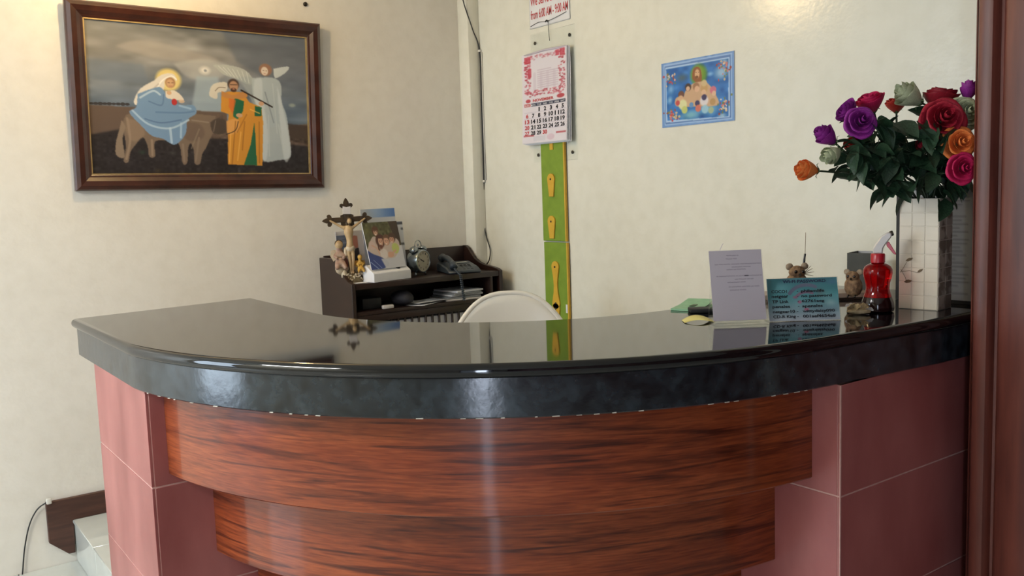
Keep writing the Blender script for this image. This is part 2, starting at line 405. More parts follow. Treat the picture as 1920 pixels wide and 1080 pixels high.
# skirting that climbs the step on the left wall
def lw(px, py): p = onx(px, py, W); return (p.y, p.z)
k1, k2, k3 = lw(84, 941), lw(138, 978), lw(137, 1034); k0 = lw(88, 1017)
poly = [k1, (1.78, k1[1] + .0), (1.78, ZS + .001), (YSTEP - .002, ZS + .001), (YSTEP - .006, k3[1]), (YSTEP - .03, k3[1] - .0), (k1[0] + .0, k0[1])]
struct('baseboard_left', prism(poly, 0, .018, lambda a, b, d: (W + d, a, b), .002), M['skirt'])

# wall with the wooden door frame right of the counter
YD = 2.30
def dx(px): return ony(px, 540, YD).x
XE = dx(1818)
struct('wall_right_return', boxes([((XE + .012, YD + .03, 0), (-.02, YB, ZCEIL)), ((-.02, YD + .03, 2.2), (.95, YB, ZCEIL)), ((.95, YD + .03, 0), (XR, YB, ZCEIL))]), M['casing'])
x0, xa, xb, xc = XE, dx(1826), dx(1864), dx(1873)
prof = [(x0, YD + .30), (x0, YD + .012), (x0 + .002, YD + .004), (x0 + .006, YD), ((x0 + xa) / 2 + .002, YD - .001), (xa - .002, YD + .005), (xa, YD - .004),
        (xa + .008, YD - .014), ((xa + xb) / 2, YD - .019), (xb - .010, YD - .015), (xb - .003, YD - .006), (xb, YD + .008), ((xb + xc) / 2, YD + .010), (xc, YD + .006),
        (xc + .004, YD - .004), (xc + .012, YD - .008), (xc + .085, YD - .008), (xc + .088, YD - .002), (xc + .094, YD + .004), (xc + .10, YD + .03), (XE + .014, YD + .03), (XE + .014, YD + .30)]
d1 = struct('door_1', prism(prof, 0, ZCEIL - .002, smooth=True), M['casing'])
obj('door_panel', box((xc + .102, YD + .032, 0), (-.03, YD + .05, ZCEIL - .3), .003), M['casing'], d1)
for zz in ((.15, .95), (1.1, 2.1)):
    obj('raised_panel', box((xc + .24, YD + .018, zz[0]), (-.25, YD + .034, zz[1]), .01), M['casing'], d1)

# ------------------------------------------------------------------ reception counter
ZC, ZA, ZB = CAMZ - .36, CAMZ - .392, CAMZ - .48
XL, YFR, XRT = -3.18, .546, -1.207
ctr = thing('reception_counter', 'curved reception counter with black granite top, red tile pillars and curved wooden boards', 'counter', (-2.0, 1.4, 0))
def ctr_part(name, me, m, parent=ctr):
    if parent is ctr: me.transform(Matrix.Translation((2.0, -1.4, 0)))
    return obj(name, me, m, parent)
def outline(off):
    """plan of the slab, grown by off on the public side"""
    P = [(XL - .098 - off, AC[1] - .77), (XL - off, YFR - off)]
    r = RO + off
    # straight run in front of the left pillar, then the bow, then the straight run to the wall
    a0 = math.asin((YFR - off - AC[1]) / r) if abs(YFR - off - AC[1]) < r else -math.pi / 2
    a0 = max(a0, -math.acos(max(-1, min(1, (-2.44 - AC[0]) / r))))
    a0 = -math.acos((-2.44 - AC[0]) / r)
    P.append((-2.47, YFR - off))
    a1 = math.radians(-2)
    for a in np.linspace(a0 + .01, a1, 60): P.append((AC[0] + r * math.cos(a), AC[1] + r * math.sin(a)))
    P += [(XRT + off, 2.25), (XRT + off, YB - .002)]
    P += [(AC[0] + RI, YB - .002)]
    for a in np.linspace(0, -90, 40): P.append((AC[0] + RI * math.cos(math.radians(a)), AC[1] + RI * math.sin(math.radians(a))))
    return P
def slab(rings):
    V = []; Fc = []; n = None
    for off, z in rings:
        o = outline(off); n = len(o); V += [(a, b, z) for a, b in o]
    for i in range(len(rings) - 1):
        for k in range(n):
            k2 = (k + 1) % n; Fc.append((i * n + k, i * n + k2, (i + 1) * n + k2, (i + 1) * n + k))
    Fc.append(tuple(range(n))[::-1]); Fc.append(tuple(range((len(rings) - 1) * n, len(rings) * n)))
    me = mesh(V, Fc, True); me.set_sharp_from_angle(angle=math.radians(38)); return me
rn = .015
rings = [(-.02, ZA)] + [(-rn + rn * math.cos(t), ZA + .016 + (rn + .001) * math.sin(t)) for t in np.linspace(-math.pi / 2, math.pi / 2, 9)]
rings[-1] = (rings[-1][0], ZC); rings.append((-.017, ZC))
ctr_part('countertop', slab(rings), M['granite'])
ctr_part('apron', slab([(-.016, ZB), (-.013, ZB + .003), (-.013, ZA), (-.02, ZA + .001)]), M['granite_side'])
# flecks of white filler left along the lower edge of the apron
rnd = random.Random(3); fl_list = []
o_ = outline(-.0125)
bm = bmesh.new()
for i in range(4, 58):
    if rnd.random() < .55:
        a = Vector((*o_[i], 0)); b = Vector((*o_[i + 1], 0)); t0 = rnd.random() * .5; t1 = t0 + rnd.uniform(.15, .5)
        p = a.lerp(b, t0); q = a.lerp(b, t1); h = rnd.uniform(.001, .0026); z = ZB + .0005
        nn = (q - p).normalized().cross(Vector((0, 0, 1))) * .0006
        vv = [bm.verts.new(v) for v in (p + nn + Vector((0, 0, z)), q + nn + Vector((0, 0, z)), q + nn + Vector((0, 0, z + h)), p + nn + Vector((0, 0, z + h * .6)),
              p - nn * 3 + Vector((0, 0, z)), q - nn * 3 + Vector((0, 0, z)), q - nn * 3 + Vector((0, 0, z + h)), p - nn * 3 + Vector((0, 0, z + h * .6)))]
        for f in ((0, 1, 2, 3), (7, 6, 5, 4), (0, 4, 5, 1), (3, 2, 6, 7), (0, 3, 7, 4), (1, 5, 6, 2)): bm.faces.new([vv[j] for j in f])
ctr_part('filler_flecks', bm_mesh(bm), M['chip'])['kind'] = 'stuff'

PLX, PLY, PRX, PRY = -2.467, .584, -1.248, 1.849        # outer corners of the two tiled pillars
TT = .008
pl = ctr_part('pillar_core', boxes([((-3.07, PLY + .0012, 0), (PLX - .0012, AC[1] - RI, ZB - .001))]), M['tgrout'])
pr = ctr_part('pillar_core', boxes([((AC[0] + RI, PRY + .0012, 0), (PRX - .0012, YB - .002, ZB - .001))]), M['tgrout'])
pl.parent = ctr; pr.parent = ctr
rows = [(.002, .116), (.120, .419), (.423, .722), (.726, ZB - .001)]
for (z0, z1) in rows:
    ctr_part('tile', box((-3.078, PLY, z0), (PLX - .001, PLY + TT, z1), .0008, 1), M['tile'])
    ctr_part('tile', box((PLX - TT, PLY + TT + .001, z0), (PLX, AC[1] - RI - .01, z1), .0008, 1), M['tile'])
    ctr_part('tile', box((AC[0] + RI, PRY, z0), (PRX - TT - .001, PRY + TT, z1), .0008, 1), M['tile'])
    ctr_part('tile', box((PRX - TT, PRY, z0), (PRX, YB - .14, z1), .0008, 1), M['tile'])
    ctr_part('tile', box((-3.078, PLY + TT + .002, z0), (-3.07, AC[1] - RI, z1), .0008, 1), M['tile'])
# metal edge strips on the two front corners
ctr_part('corner_strip', box((PRX - .002, PRY - .002, .002), (PRX + .001, PRY + .002, ZB - .001)), M['tgrout'])
def board(R, z0, z1, th, seed):
    a0 = -math.acos((PLX + .0005 - AC[0]) / R); a1 = -math.asin((AC[1] - PRY + .0005) / R)
    n = 64; V = []; Fc = []; uvs = []
    prof_ = [(R - th, z0), (R - .004, z0), (R, z0 + .004), (R, z1), (R - th, z1)]; k = len(prof_)
    for i in range(n + 1):
        a = a0 + (a1 - a0) * i / n
        for r, z in prof_: V.append((AC[0] + r * math.cos(a), AC[1] + r * math.sin(a), z))
    for i in range(n):
        for j in range(k):
            j2 = (j + 1) % k; Fc.append((i * k + j, (i + 1) * k + j, (i + 1) * k + j2, i * k + j2))
    Fc.append(tuple(range(k))); Fc.append(tuple(range(n * k, (n + 1) * k))[::-1])
    me = mesh(V, Fc, True); me.set_sharp_from_angle(angle=math.radians(30))
    uv = me.uv_layers.new(name='UVMap')
    for p in me.polygons:
        for li in p.loop_indices:
            v = me.vertices[me.loops[li].vertex_index].co; a = math.atan2(v.y - AC[1], v.x - AC[0])
            uv.data[li].uv = (a * R + seed * 3.1, v.z + .35 * math.hypot(v.x - AC[0], v.y - AC[1]) + seed)
    bmx = bmesh.new(); bmx.from_mesh(me); bmesh.ops.recalc_face_normals(bmx, faces=bmx.faces[:]); bmx.to_mesh(me); bmx.free()
    return me
for i, (R, z0, z1) in enumerate([(1.318, .752, ZB - .001), (1.207, .507, .751), (1.097, .262, .506), (.987, .001, .261)]):
    ctr_part('curved_board', board(R, z0, z1, .14 if i < 3 else .1, i + 1), M['board'])

# ------------------------------------------------------------------ warm ceiling bulb (above the frame, its glow shows on the walls)
lamp = thing('ceiling_bulb', 'warm bulb in a white holder hanging above the left end of the counter', 'lamp', (-3.38, .97, ZCEIL - .001))
obj('holder', lathe([(.05, 0), (.05, -.012), (.026, -.02), (.022, -.07), (.018, -.075)], 20), M['white2'], lamp)
obj('bulb', lathe([(.014, -.074), (.02, -.09), (.034, -.12), (.036, -.14), (.028, -.165), (.012, -.176), (.002, -.178)], 20), emis('lit_bulb', (1, .72, .36), 60), lamp)
pl_ = bpy.data.lights.new('bulb_light', 'POINT'); pl_.energy = 13; pl_.color = (1, .68, .31); pl_.shadow_soft_size = .035
po = bpy.data.objects.new('bulb_light', pl_); C.objects.link(po); po.location = (-3.38, .97, ZCEIL - .22)

cpn = thing('ceiling_panel_lamp', 'rectangular white ceiling panel lamp in front of the counter', 'lamp', (-2.2, -1.55, ZCEIL - .001))
obj('housing', box((-.64, -.31, -.05), (.64, .31, 0), .004), M['white2'], cpn)

# ------------------------------------------------------------------ painting on the left wall
HP = math.pi / 2
q = [onx(*p, W + .02) for p in ((113, 2), (593, 37), (605, 343), (140, 362))]
py0 = (q[0].y + q[3].y) / 2; py1 = (q[1].y + q[2].y) / 2; pz0 = (q[2].z + q[3].z) / 2; pz1 = (q[0].z + q[1].z) / 2
PW, PH = py1 - py0, pz1 - pz0
pt = thing('framed_painting', 'dark framed oil painting of a veiled rider on a donkey, a man and an angel', 'painting', (W + .004, py0, pz0), HP)
pt.rotation_euler = (math.radians(2.0), math.radians(.75), HP)     # top hangs a little forward and right end a little high
fw, fd = .068, .035
def rail(a, b, name='frame_rail'):
    """mitred frame rail from corner a to corner b (outer corners, local x,z), inner side to the left"""
    a = Vector((a[0], 0, a[1])); b = Vector((b[0], 0, b[1])); d = (b - a).normalized(); n = Vector((0, 1, 0)).cross(d)
    if (Vector((PW / 2, 0, PH / 2)) - a).dot(n) < 0: n = -n
    pr_ = [(0, 0), (0, -fd * .55), (.006, -fd * .8), (.02, -fd), (.04, -fd * .9), (.055, -fd * .6), (.062, -fd * .55), (fw, -fd * .45), (fw, 0)]
    V = []; k = len(pr_)
    for o, s in ((a, 1), (b, -1)):
        for u, y in pr_: V.append(o + n * u + d * (s * u) + Vector((0, y, 0)))
    Fc = [(j, (j + 1) % k, k + (j + 1) % k, k + j) for j in range(k)] + [tuple(range(k))[::-1], tuple(range(k, 2 * k))]
    me = mesh(V, Fc, False); bmx = bmesh.new(); bmx.from_mesh(me); bmesh.ops.recalc_face_normals(bmx, faces=bmx.faces[:]); bmx.to_mesh(me); bmx.free()
    return obj(name, me, M['frame'], pt)
cs = [(0, 0), (PW, 0), (PW, PH), (0, PH)]
for i in range(4): rail(cs[i], cs[(i + 1) % 4])
g = fw
obj('gold_fillet', boxes([((g - .002, -.017, g), (g + .003, -.008, PH - g)), ((PW - g - .005, -.017, g), (PW - g + .002, -.008, PH - g)),
    ((g, -.017, g - .002), (PW - g, -.008, g + .003)), ((g, -.017, PH - g - .003), (PW - g, -.008, PH - g + .002))]), M['gold'], pt)
P = Print(420, 280, [(135, 68), (1385, 150), (1418, 928), (210, 970)])
P.grad([(0, (104, 107, 108)), (.2, (130, 129, 126)), (.4, (112, 120, 128)), (.55, (92, 106, 122)), (.6, (98, 112, 126)), (1, (80, 80, 80))])
P.noise((60, 14), 11, 1); P.noise((24, 8), 6, 2)
P.poly([(900, 100), (1400, 160), (1400, 480), (1200, 420), (1000, 300)], (84, 92, 104), .6, 25)
P.poly([(150, 420), (520, 440), (480, 330), (150, 300)], (98, 110, 124), .6, 20)
P.poly([(320, 230), (480, 190), (720, 240), (900, 300), (600, 300)], (160, 154, 146), .55, 16, 1)
P.poly([(650, 320), (820, 290), (960, 330), (900, 400), (740, 400)], (184, 184, 180), .5, 14, 1)
P.ell(825, 355, 120, 70, (165, 165, 160), .55, .9); P.ell(825, 355, 42, 32, (225, 222, 212), .9, .8); P.ell(828, 356, 13, 11, (110, 118, 125), .8, .6)
P.poly([(780, 390), (900, 390), (940, 620), (750, 620)], (150, 166, 176), .75, 12)
P.poly([(180, 568), (950, 590), (960, 700), (1420, 640), (1420, 960), (200, 990)], (92, 76, 66), 1, 3)
P.poly([(1250, 640), (1400, 655), (1410, 760), (1300, 740)], (58, 46, 38), .8, 4)
for i in range(9): P.ell(200 + i * 25, 560, 16, 8 + (i * 7) % 5, (45, 42, 44), .9)
P.poly([(190, 740), (380, 700), (700, 740), (1000, 740), (1420, 770), (1420, 960), (200, 990)], (34, 29, 31), 1, 8)
P.noise((5, 4), 7, 3, (P.Y > 205).astype(float))
for x_, y_, c_ in ((490, 830, (30, 60, 45)), (655, 830, (80, 80, 78)), (580, 930, (70, 60, 40)), (1100, 925, (90, 70, 35)), (240, 930, (60, 58, 60)), (830, 850, (40, 36, 36))): P.ell(x_, y_, 32, 18, c_, .6, .9)
# angel
P.poly([(868, 322), (960, 322), (1045, 345), (1090, 395), (1075, 430), (990, 395), (930, 375)], (168, 172, 166), .95, 1, 1)
P.poly([(1000, 390), (1090, 390), (1140, 480), (1150, 640), (1060, 470)], (150, 158, 158), .7, 5, 1)
P.poly([(1205, 335), (1285, 320), (1275, 352), (1215, 388)], (190, 196, 194), .95, 1, 1)
P.poly([(1085, 392), (1195, 385), (1245, 420), (1252, 520), (1280, 600), (1300, 740), (1305, 830), (1240, 852), (1150, 848), (1145, 650), (1095, 500)], (164, 174, 177), .95, 2, 1)
P.poly([(1100, 400), (1140, 395), (1150, 520), (1180, 700), (1175, 840), (1150, 845), (1148, 650), (1100, 500)], (186, 194, 196), .7, 4, 1); P.poly([(1225, 430), (1250, 520), (1300, 740), (1300, 835), (1270, 845), (1240, 600)], (190, 198, 200), .7, 4, 1)
for k_ in range(7): P.line([(900 + k_ * 26, 328 + k_ * 5), (950 + k_ * 20, 372 + k_ * 8)], 5, (208, 212, 206), .5)
for a_ in ((1120, 430, 1160, 560), (1200, 420, 1230, 700), (1180, 600, 1190, 830), (1235, 650, 1270, 820)): P.line([a_[:2], a_[2:]], 7, (178, 186, 186), .6)
P.line([(1160, 470), (1210, 640)], 8, (118, 128, 134), .6)
P.ell(1160, 342, 44, 40, (140, 104, 82)); P.ell(1155, 350, 24, 28, (206, 190, 172)); P.line([(1146, 346), (1152, 346)], 4, (110, 84, 70), .7); P.line([(1162, 348), (1168, 348)], 4, (110, 84, 70), .7); P.line([(1152, 364), (1160, 364)], 4, (170, 110, 96), .7); P.ell(1310, 540, 26, 14, (170, 180, 160), .6, .6)
# donkey
P.poly([(395, 620), (440, 612), (520, 640), (700, 640), (760, 608), (880, 612), (940, 632), (962, 668), (950, 705), (915, 722), (880, 712), (860, 745), (842, 790), (820, 830), (808, 886), (778, 884), (774, 820), (756, 772), (742, 800), (738, 882), (712, 884), (698, 800),
        (672, 765), (600, 760), (556, 772), (560, 850), (528, 852), (516, 790), (488, 745), (450, 790), (424, 830), (412, 888), (386, 882), (398, 800), (384, 720), (378, 660)], (112, 96, 82), 1, 1, 1)
P.poly([(700, 650), (800, 660), (830, 720), (780, 760), (720, 740)], (96, 80, 70), .7, 6, 1); P.poly([(400, 640), (470, 660), (500, 730), (440, 770), (400, 720)], (134, 114, 96), .7, 5, 1); P.poly([(885, 622), (905, 598), (912, 630)], (96, 80, 68), 1, 1); P.poly([(905, 622), (930, 602), (930, 632)], (84, 70, 60), 1, 1)
P.poly([(370, 650), (392, 690), (378, 760), (392, 860), (345, 850), (342, 780), (360, 700)], (128, 112, 96), 1, 1, 1)
P.line([(400, 640), (420, 760), (402, 870)], 14, (140, 122, 104), .8); P.line([(540, 760), (545, 845)], 12, (140, 122, 104), .8)
P.line([(712, 780), (722, 875)], 12, (128, 112, 98), .8); P.line([(800, 740), (785, 870)], 12, (128, 112, 98), .7)
P.line([(760, 640), (850, 650)], 9, (140, 128, 114), .6); P.line([(800, 690), (760, 800)], 8, (130, 118, 102), .6)
P.poly([(860, 650), (900, 625), (950, 640), (950, 705), (890, 715), (868, 690)], (62, 52, 46), .9, 2, 1); P.line([(890, 640), (880, 700)], 6, (120, 108, 96), .7)
# rider
P.ell(625, 415, 84, 76, (206, 186, 118)); P.ell(628, 418, 60, 56, (222, 208, 150), .8, .5)
P.poly([(545, 420), (590, 385), (650, 380), (672, 420), (640, 400), (605, 420), (600, 470), (560, 480), (470, 560), (436, 545), (470, 470)], (206, 200, 190), 1, 1, 1)
P.ell(635, 430, 34, 36, (150, 112, 80)); P.ell(634, 434, 28, 32, (196, 158, 118), .9, .4); P.line([(622, 430), (632, 431)], 4, (90, 60, 44), .8); P.line([(643, 431), (652, 430)], 4, (90, 60, 44), .8); P.line([(630, 450), (644, 450)], 4, (160, 90, 74), .8); P.line([(560, 470), (590, 420), (640, 392), (668, 410)], 8, (232, 228, 220), .8); P.line([(470, 540), (530, 480), (570, 440)], 10, (176, 168, 158), .7)
P.poly([(455, 500), (540, 465), (585, 460), (625, 510), (690, 555), (765, 555), (782, 600), (735, 640), (725, 720), (668, 782), (600, 750), (540, 735), (480, 680), (412, 605), (450, 575)], (108, 138, 170), 1, 1, 1)
for l_, c_, w_ in (([(430, 595), (520, 670), (640, 690), (740, 640)], (168, 190, 208), 12), ([(470, 520), (540, 480), (580, 500)], (180, 198, 212), 12), ([(520, 540), (590, 560), (600, 500)], (84, 112, 146), 9),
        ([(640, 690), (650, 770)], (170, 192, 210), 14), ([(700, 660), (700, 740)], (160, 184, 204), 12), ([(560, 600), (700, 600), (770, 590)], (84, 116, 152), 10), ([(500, 640), (590, 660), (700, 640)], (78, 106, 142), 9), ([(690, 560), (750, 575)], (150, 178, 204), 12)):
    P.line(l_, w_, c_, .75)
P.poly([(610, 480), (660, 475), (700, 505), (710, 530), (650, 525), (615, 515)], (208, 198, 184), 1, 1, 1); P.ell(630, 488, 16, 14, (196, 160, 124)); P.ell(660, 540, 18, 22, (168, 44, 44)); P.ell(700, 535, 20, 12, (200, 170, 140), .8)
# man with staff
P.poly([(850, 490), (865, 440), (910, 420), (950, 425), (945, 470), (900, 480), (895, 515), (860, 505)], (196, 190, 176), 1, 1, 1); P.line([(885, 470), (905, 450), (940, 450)], 5, (110, 96, 80), .8)
P.poly([(920, 485), (960, 470), (1035, 475), (1075, 530), (1140, 555), (1152, 640), (1152, 885), (962, 885), (958, 640), (962, 600), (918, 585)], (192, 132, 46), 1, 1)
P.poly([(990, 505), (1045, 525), (1040, 580), (1010, 630), (985, 610)], (24, 92, 62), 1, 1); P.poly([(1105, 550), (1142, 556), (1142, 606), (1105, 606)], (24, 92, 62), 1, 1)
P.poly([(1104, 640), (1122, 885), (1050, 885), (1085, 770)], (28, 90, 60), 1, 1); P.poly([(962, 500), (1000, 520), (985, 600), (962, 560)], (196, 96, 38), .8, 2)
P.poly([(920, 470), (985, 490), (1045, 468), (1060, 500), (985, 512), (925, 500)], (176, 122, 66), 1, 1, 1); P.poly([(950, 640), (1010, 625), (1020, 690), (960, 715)], (206, 150, 84), .9, 2, 1)
for l_ in ([(1000, 640), (985, 880)], [(1060, 600), (1010, 700)], [(1050, 640), (1040, 800)], [(1130, 640), (1135, 870)]): P.line(l_, 8, (150, 98, 32), .7)
for l_ in ([(975, 700), (970, 870)], [(1030, 700), (1015, 860)], [(1080, 570), (1130, 590)]): P.line(l_, 7, (222, 170, 84), .7)
P.ell(984, 430, 38, 36, (62, 44, 34)); P.ell(986, 440, 30, 34, (168, 128, 98)); P.ell(986, 462, 20, 14, (70, 48, 36)); P.ell(986, 456, 9, 5, (150, 100, 80)); P.line([(968, 432), (1004, 432)], 5, (60, 42, 32), .8)
P.line([(1028, 462), (1200, 552)], 9, (40, 28, 22)); P.ell(1140, 535, 18, 14, (190, 150, 118)); P.ell(1020, 605, 22, 14, (186, 148, 112)); P.line([(1015, 640), (1000, 690), (950, 715)], 5, (40, 30, 24), .9)
obj('canvas', P.mesh(PW - 2 * g + .006, PH - 2 * g + .006, -.009, g - .003, g - .003), M['canvas'], pt)
obj('backing_board', box((.01, -.006, .01), (PW - .01, -.001, PH - .01)), M['skirt'], pt)

# dark wall plug above the painting's right corner
p = onx(572, 8, W + .001); tag(obj('wall_plug', lathe([(.010, 0), (.010, .006), (.006, .010), (.001, .011)], 14, Matrix.Translation(p) @ Matrix.Rotation(HP, 4, 'Y')), M['screw']), 'small dark wall plug above the right corner of the painting', 'plug')

# ------------------------------------------------------------------ back wall: signs, calendar, green strip, poster
def bw(px, py, off=0.0): p = ony(px, py, YB - off); return p.x, p.z
# blue bordered poster
(xa_, za_), (xb_, zb_) = bw(1243, 240), bw(1377.5, 95); PWd, PHt = xb_ - xa_, zb_ - za_
ps = thing('religious_poster', 'small blue bordered poster of a haloed bearded man with children on cream wall', 'poster', (xa_, YB - .001, za_))
P = Print(200, 150, [(135, 255), (998, 88), (1000, 925), (150, 1022)])
P.a[:] = (108, 146, 196); P.noise((9, 40), 6, 4)
P.poly([(160, 270), (970, 115), (970, 905), (178, 990)], (150, 180, 216), 1); P.poly([(172, 285), (955, 135), (955, 890), (188, 972)], (86, 122, 176), 1)
P.poly([(180, 300), (940, 165), (940, 880), (195, 955)], (168, 194, 222), 1); P.poly([(192, 318), (925, 185), (925, 870), (208, 930)], (38, 104, 172), 1, 2)
P.noise((14, 10), 14, 5, (P.X > 14) * (P.X < 186) * (P.Y > 14) * (P.Y < 136))
for x_, y_, rx_, ry_, c_ in ((840, 350, 110, 90, (176, 200, 214)), (710, 370, 50, 30, (140, 184, 216)), (880, 220, 60, 30, (170, 190, 206)), (250, 560, 50, 70, (130, 176, 214)), (240, 690, 40, 50, (150, 190, 216)), (380, 420, 90, 55, (72, 92, 96)), (700, 780, 150, 90, (120, 176, 200)), (480, 860, 160, 60, (132, 186, 190)), (800, 640, 60, 80, (60, 120, 180)), (850, 860, 70, 30, (170, 196, 210))):
    P.ell(x_, y_, rx_, ry_, c_, .8, .8)
P.ell(575, 380, 120, 125, (96, 140, 40), .95, .35); P.ell(560, 360, 85, 95, (150, 160, 50), .7, .6)
P.poly([(500, 430), (510, 320), (560, 285), (600, 320), (612, 450), (560, 480)], (138, 84, 46), 1, 1, 1); P.ell(558, 370, 34, 52, (206, 164, 124)); P.ell(552, 410, 24, 18, (120, 78, 46)); P.ell(545, 352, 7, 4, (60, 40, 30)); P.ell(576, 350, 7, 4, (60, 40, 30))
P.poly([(400, 640), (430, 560), (520, 480), (640, 460), (720, 520), (780, 620), (800, 740), (560, 760), (320, 760), (310, 660)], (196, 160, 126), 1, 2, 1)
for x_, y_, r_, c_ in ((452, 530, 44, (62, 40, 34)), (450, 548, 28, (214, 176, 146)), (545, 520, 46, (150, 108, 78)), (555, 550, 36, (214, 172, 140)), (640, 540, 52, (190, 152, 100)), (635, 590, 34, (212, 174, 140)), (640, 480, 40, (200, 176, 130)), (745, 560, 46, (204, 110, 128)), (755, 600, 30, (214, 176, 146)), (370, 620, 44, (110, 66, 48)), (365, 670, 40, (208, 168, 132)), (390, 740, 60, (214, 214, 160)), (640, 660, 44, (52, 44, 84)), (640, 690, 60, (214, 208, 210)), (640, 650, 34, (50, 42, 80)), (560, 720, 34, (52, 50, 96)), (490, 740, 30, (92, 140, 190)), (740, 700, 40, (176, 140, 90)), (570, 780, 42, (204, 110, 90)), (410, 800, 44, (190, 196, 110)), (330, 720, 30, (190, 70, 70)), (650, 790, 50, (150, 190, 206)), (720, 800, 40, (160, 176, 140))):
    P.ell(x_, y_, r_, r_, c_, .95, .3)
rg = random.Random(8)
for cx_, cy_, n_ in ((250, 400, 16), (230, 480, 8), (850, 270, 18), (880, 370, 10), (260, 860, 20), (860, 760, 20), (890, 680, 10), (300, 900, 10)):
    for _ in range(n_): P.ell(cx_ + rg.gauss(0, 40), cy_ + rg.gauss(0, 34), rg.uniform(9, 19), rg.uniform(9, 19), rg.choice([(186, 64, 66), (204, 120, 110), (206, 180, 140), (110, 120, 60), (150, 60, 50), (214, 196, 180)]), .9, .4)
obj('printed_sheet', P.mesh(PWd, PHt, -.0025), M['print'], ps)
obj('backing_card', box((0, -.002, 0), (PWd, 0, PHt)), M['paper'], ps)

# laminated sign at the top edge
xs0, zs1 = bw(995, 52)[0], bw(1035, 45)[1]; xs1 = bw(1070, 38)[0]; SW = xs1 - xs0
sg = thing('breakfast_sign', 'white laminated sign with red lettering hanging above the calendar', 'sign', (xs0, YB - .002, zs1))
obj('sign_card', box((0, -.003, 0), (SW, 0, .21), .001, 1), M['paper'], sg)
z_ = .048
text(sg, 'from 6:00 AM - 9:00 AM', .012, .042, SW - .022, .042, M['red'], -.0042, .012)
text(sg, 'We Serve Breakfast', .012, .104, SW - .022, .042, M['red'], -.0042, .012)
obj('laminate_edge', boxes([((0, -.0045, 0), (SW, -.003, .004)), ((SW - .004, -.0045, 0), (SW, -.003, .21)), ((0, -.0045, 0), (.004, -.003, .21))]), M['clear'], sg)
obj('hanging_string', tube(smooth_path([(.01, -.006, .012), (SW * .25, -.007, .022), (SW * .47, -.008, .016), (SW * .75, -.007, .026), (SW - .02, -.006, .036)], 5), .0013, 5), M['wire'], sg)
obj('string_knot', tube(smooth_path([(SW * .43, -.010, .014), (SW * .47, -.011, .020), (SW * .50, -.010, .008), (SW * .50, -.008, -.03), (SW * .51, -.006, -.075)], 5), [.003] * 10 + [.0014] * 11, 5), M['wire'], sg)

# clear acrylic plate held by four screws
xa_, za_ = bw(1003, 305); xb_, zb_ = bw(1078, 44); AW, AH = xb_ - xa_, zb_ - za_
ac = thing('acrylic_plate', 'clear acrylic plate screwed to the wall behind the calendar', 'plate', (xa_, YB - .0005, za_))
obj('plate', box((0, -.004, 0), (AW, 0, AH), .0015, 1), M['clear'], ac)
for sx_, sz_ in ((.035, .035), (AW - .035, .035), (.035, AH - .045), (AW - .035, AH - .045)):
    obj('screw', lathe([(.008, 0), (.008, .002), (.004, .005), (.001, .0055)], 12, Matrix.Translation((sx_, -.004, sz_)) @ Matrix.Rotation(HP, 4, 'X')), M['screw'], ac)

# calendar pad
xa_, za_ = bw(994, 271); xb_, zb_ = bw(1074, 86); CW, CH = xb_ - xa_, zb_ - za_
ca = thing('wall_calendar', 'paper wall calendar showing November with a red printed border', 'calendar', (xa_, YB - .024, za_))
bendf = lambda u, v: -.004 - .012 * (1 - v) ** 2 - .006 * (np.abs(u - .5) * 2) ** 3 * (v > -1)
for k in range(3):
    off = .0035 * k; n_ = 12; V = []; Fc = []
    for i in range(n_ + 1):
        for j in range(n_ + 1):
            u, v = i / n_, j / n_; yy = float(bendf(u, v)) * (1 - .25 * (2 - k)) + .006 - off
            V.append((u * CW + (.004 * (2 - k)), yy, v * CH + .004 * k * 0 - (.003 * (2 - k)) * (1 - v)))
    for i in range(n_):
        for j in range(n_): a_ = i * (n_ + 1) + j; Fc.append((a_, a_ + n_ + 1, a_ + n_ + 2, a_ + 1))
    obj('sheet', mesh(V, Fc, True), M['paper'], ca)
P = Print(150, 210, None, (214, 208, 214)); rg = random.Random(5)
for k in range(260):      # red advertisement border
    side = rg.choice('LRBT'); x_, y_ = {'L': (rg.uniform(8, 26), rg.uniform(8, 92)), 'R': (rg.uniform(122, 142), rg.uniform(4, 92)), 'B': (rg.uniform(8, 142), rg.uniform(86, 100)), 'T': (rg.uniform(20, 130), rg.uniform(4, 14))}[side]
    P.poly([(x_ - rg.uniform(2, 5), y_ - 1.4), (x_ + rg.uniform(2, 5), y_ - 1.4), (x_ + 3, y_ + 1.6), (x_ - 3, y_ + 1.6)], rg.choice([(176, 60, 78), (190, 92, 108), (200, 120, 132), (150, 56, 66)]), .75 if side != 'T' else .35)
for a_, b_ in (((8, 6), (28, 22)), ((18, 34), (30, 54)), ((112, 3), (124, 16)), ((126, 2), (144, 18))): P.poly([a_, (b_[0], a_[1]), b_, (a_[0], b_[1])], (184, 58, 76), .8)
for r_ in range(9): P.line([(50, 40 + r_ * 5), (118 if r_ else 95, 40 + r_ * 5)], 2.4, (186, 168, 182), .6)
for c_ in range(4): P.line([(40 + c_ * 22, 48), (40 + c_ * 22, 82)], 9, (196, 182, 194), .5)
P.ell(18, 109, 9, 5, (176, 70, 80)); P.ell(127, 107, 15, 5.5, (176, 70, 80))
P.poly([(6, 116), (26, 116), (26, 123), (6, 123)], (190, 90, 90))
P.poly([(28, 116), (144, 116), (144, 123), (28, 123)], (44, 50, 74))
for r_ in range(1, 5): P.line([(6, 123 + r_ * 13.6), (144, 123 + r_ * 13.6)], 1.2, (184, 178, 192), .8)
P.poly([(4, 190), (38, 190), (38, 194), (4, 194)], (176, 72, 80), .8); P.poly([(112, 188), (146, 188), (146, 192), (112, 192)], (176, 72, 80), .8)
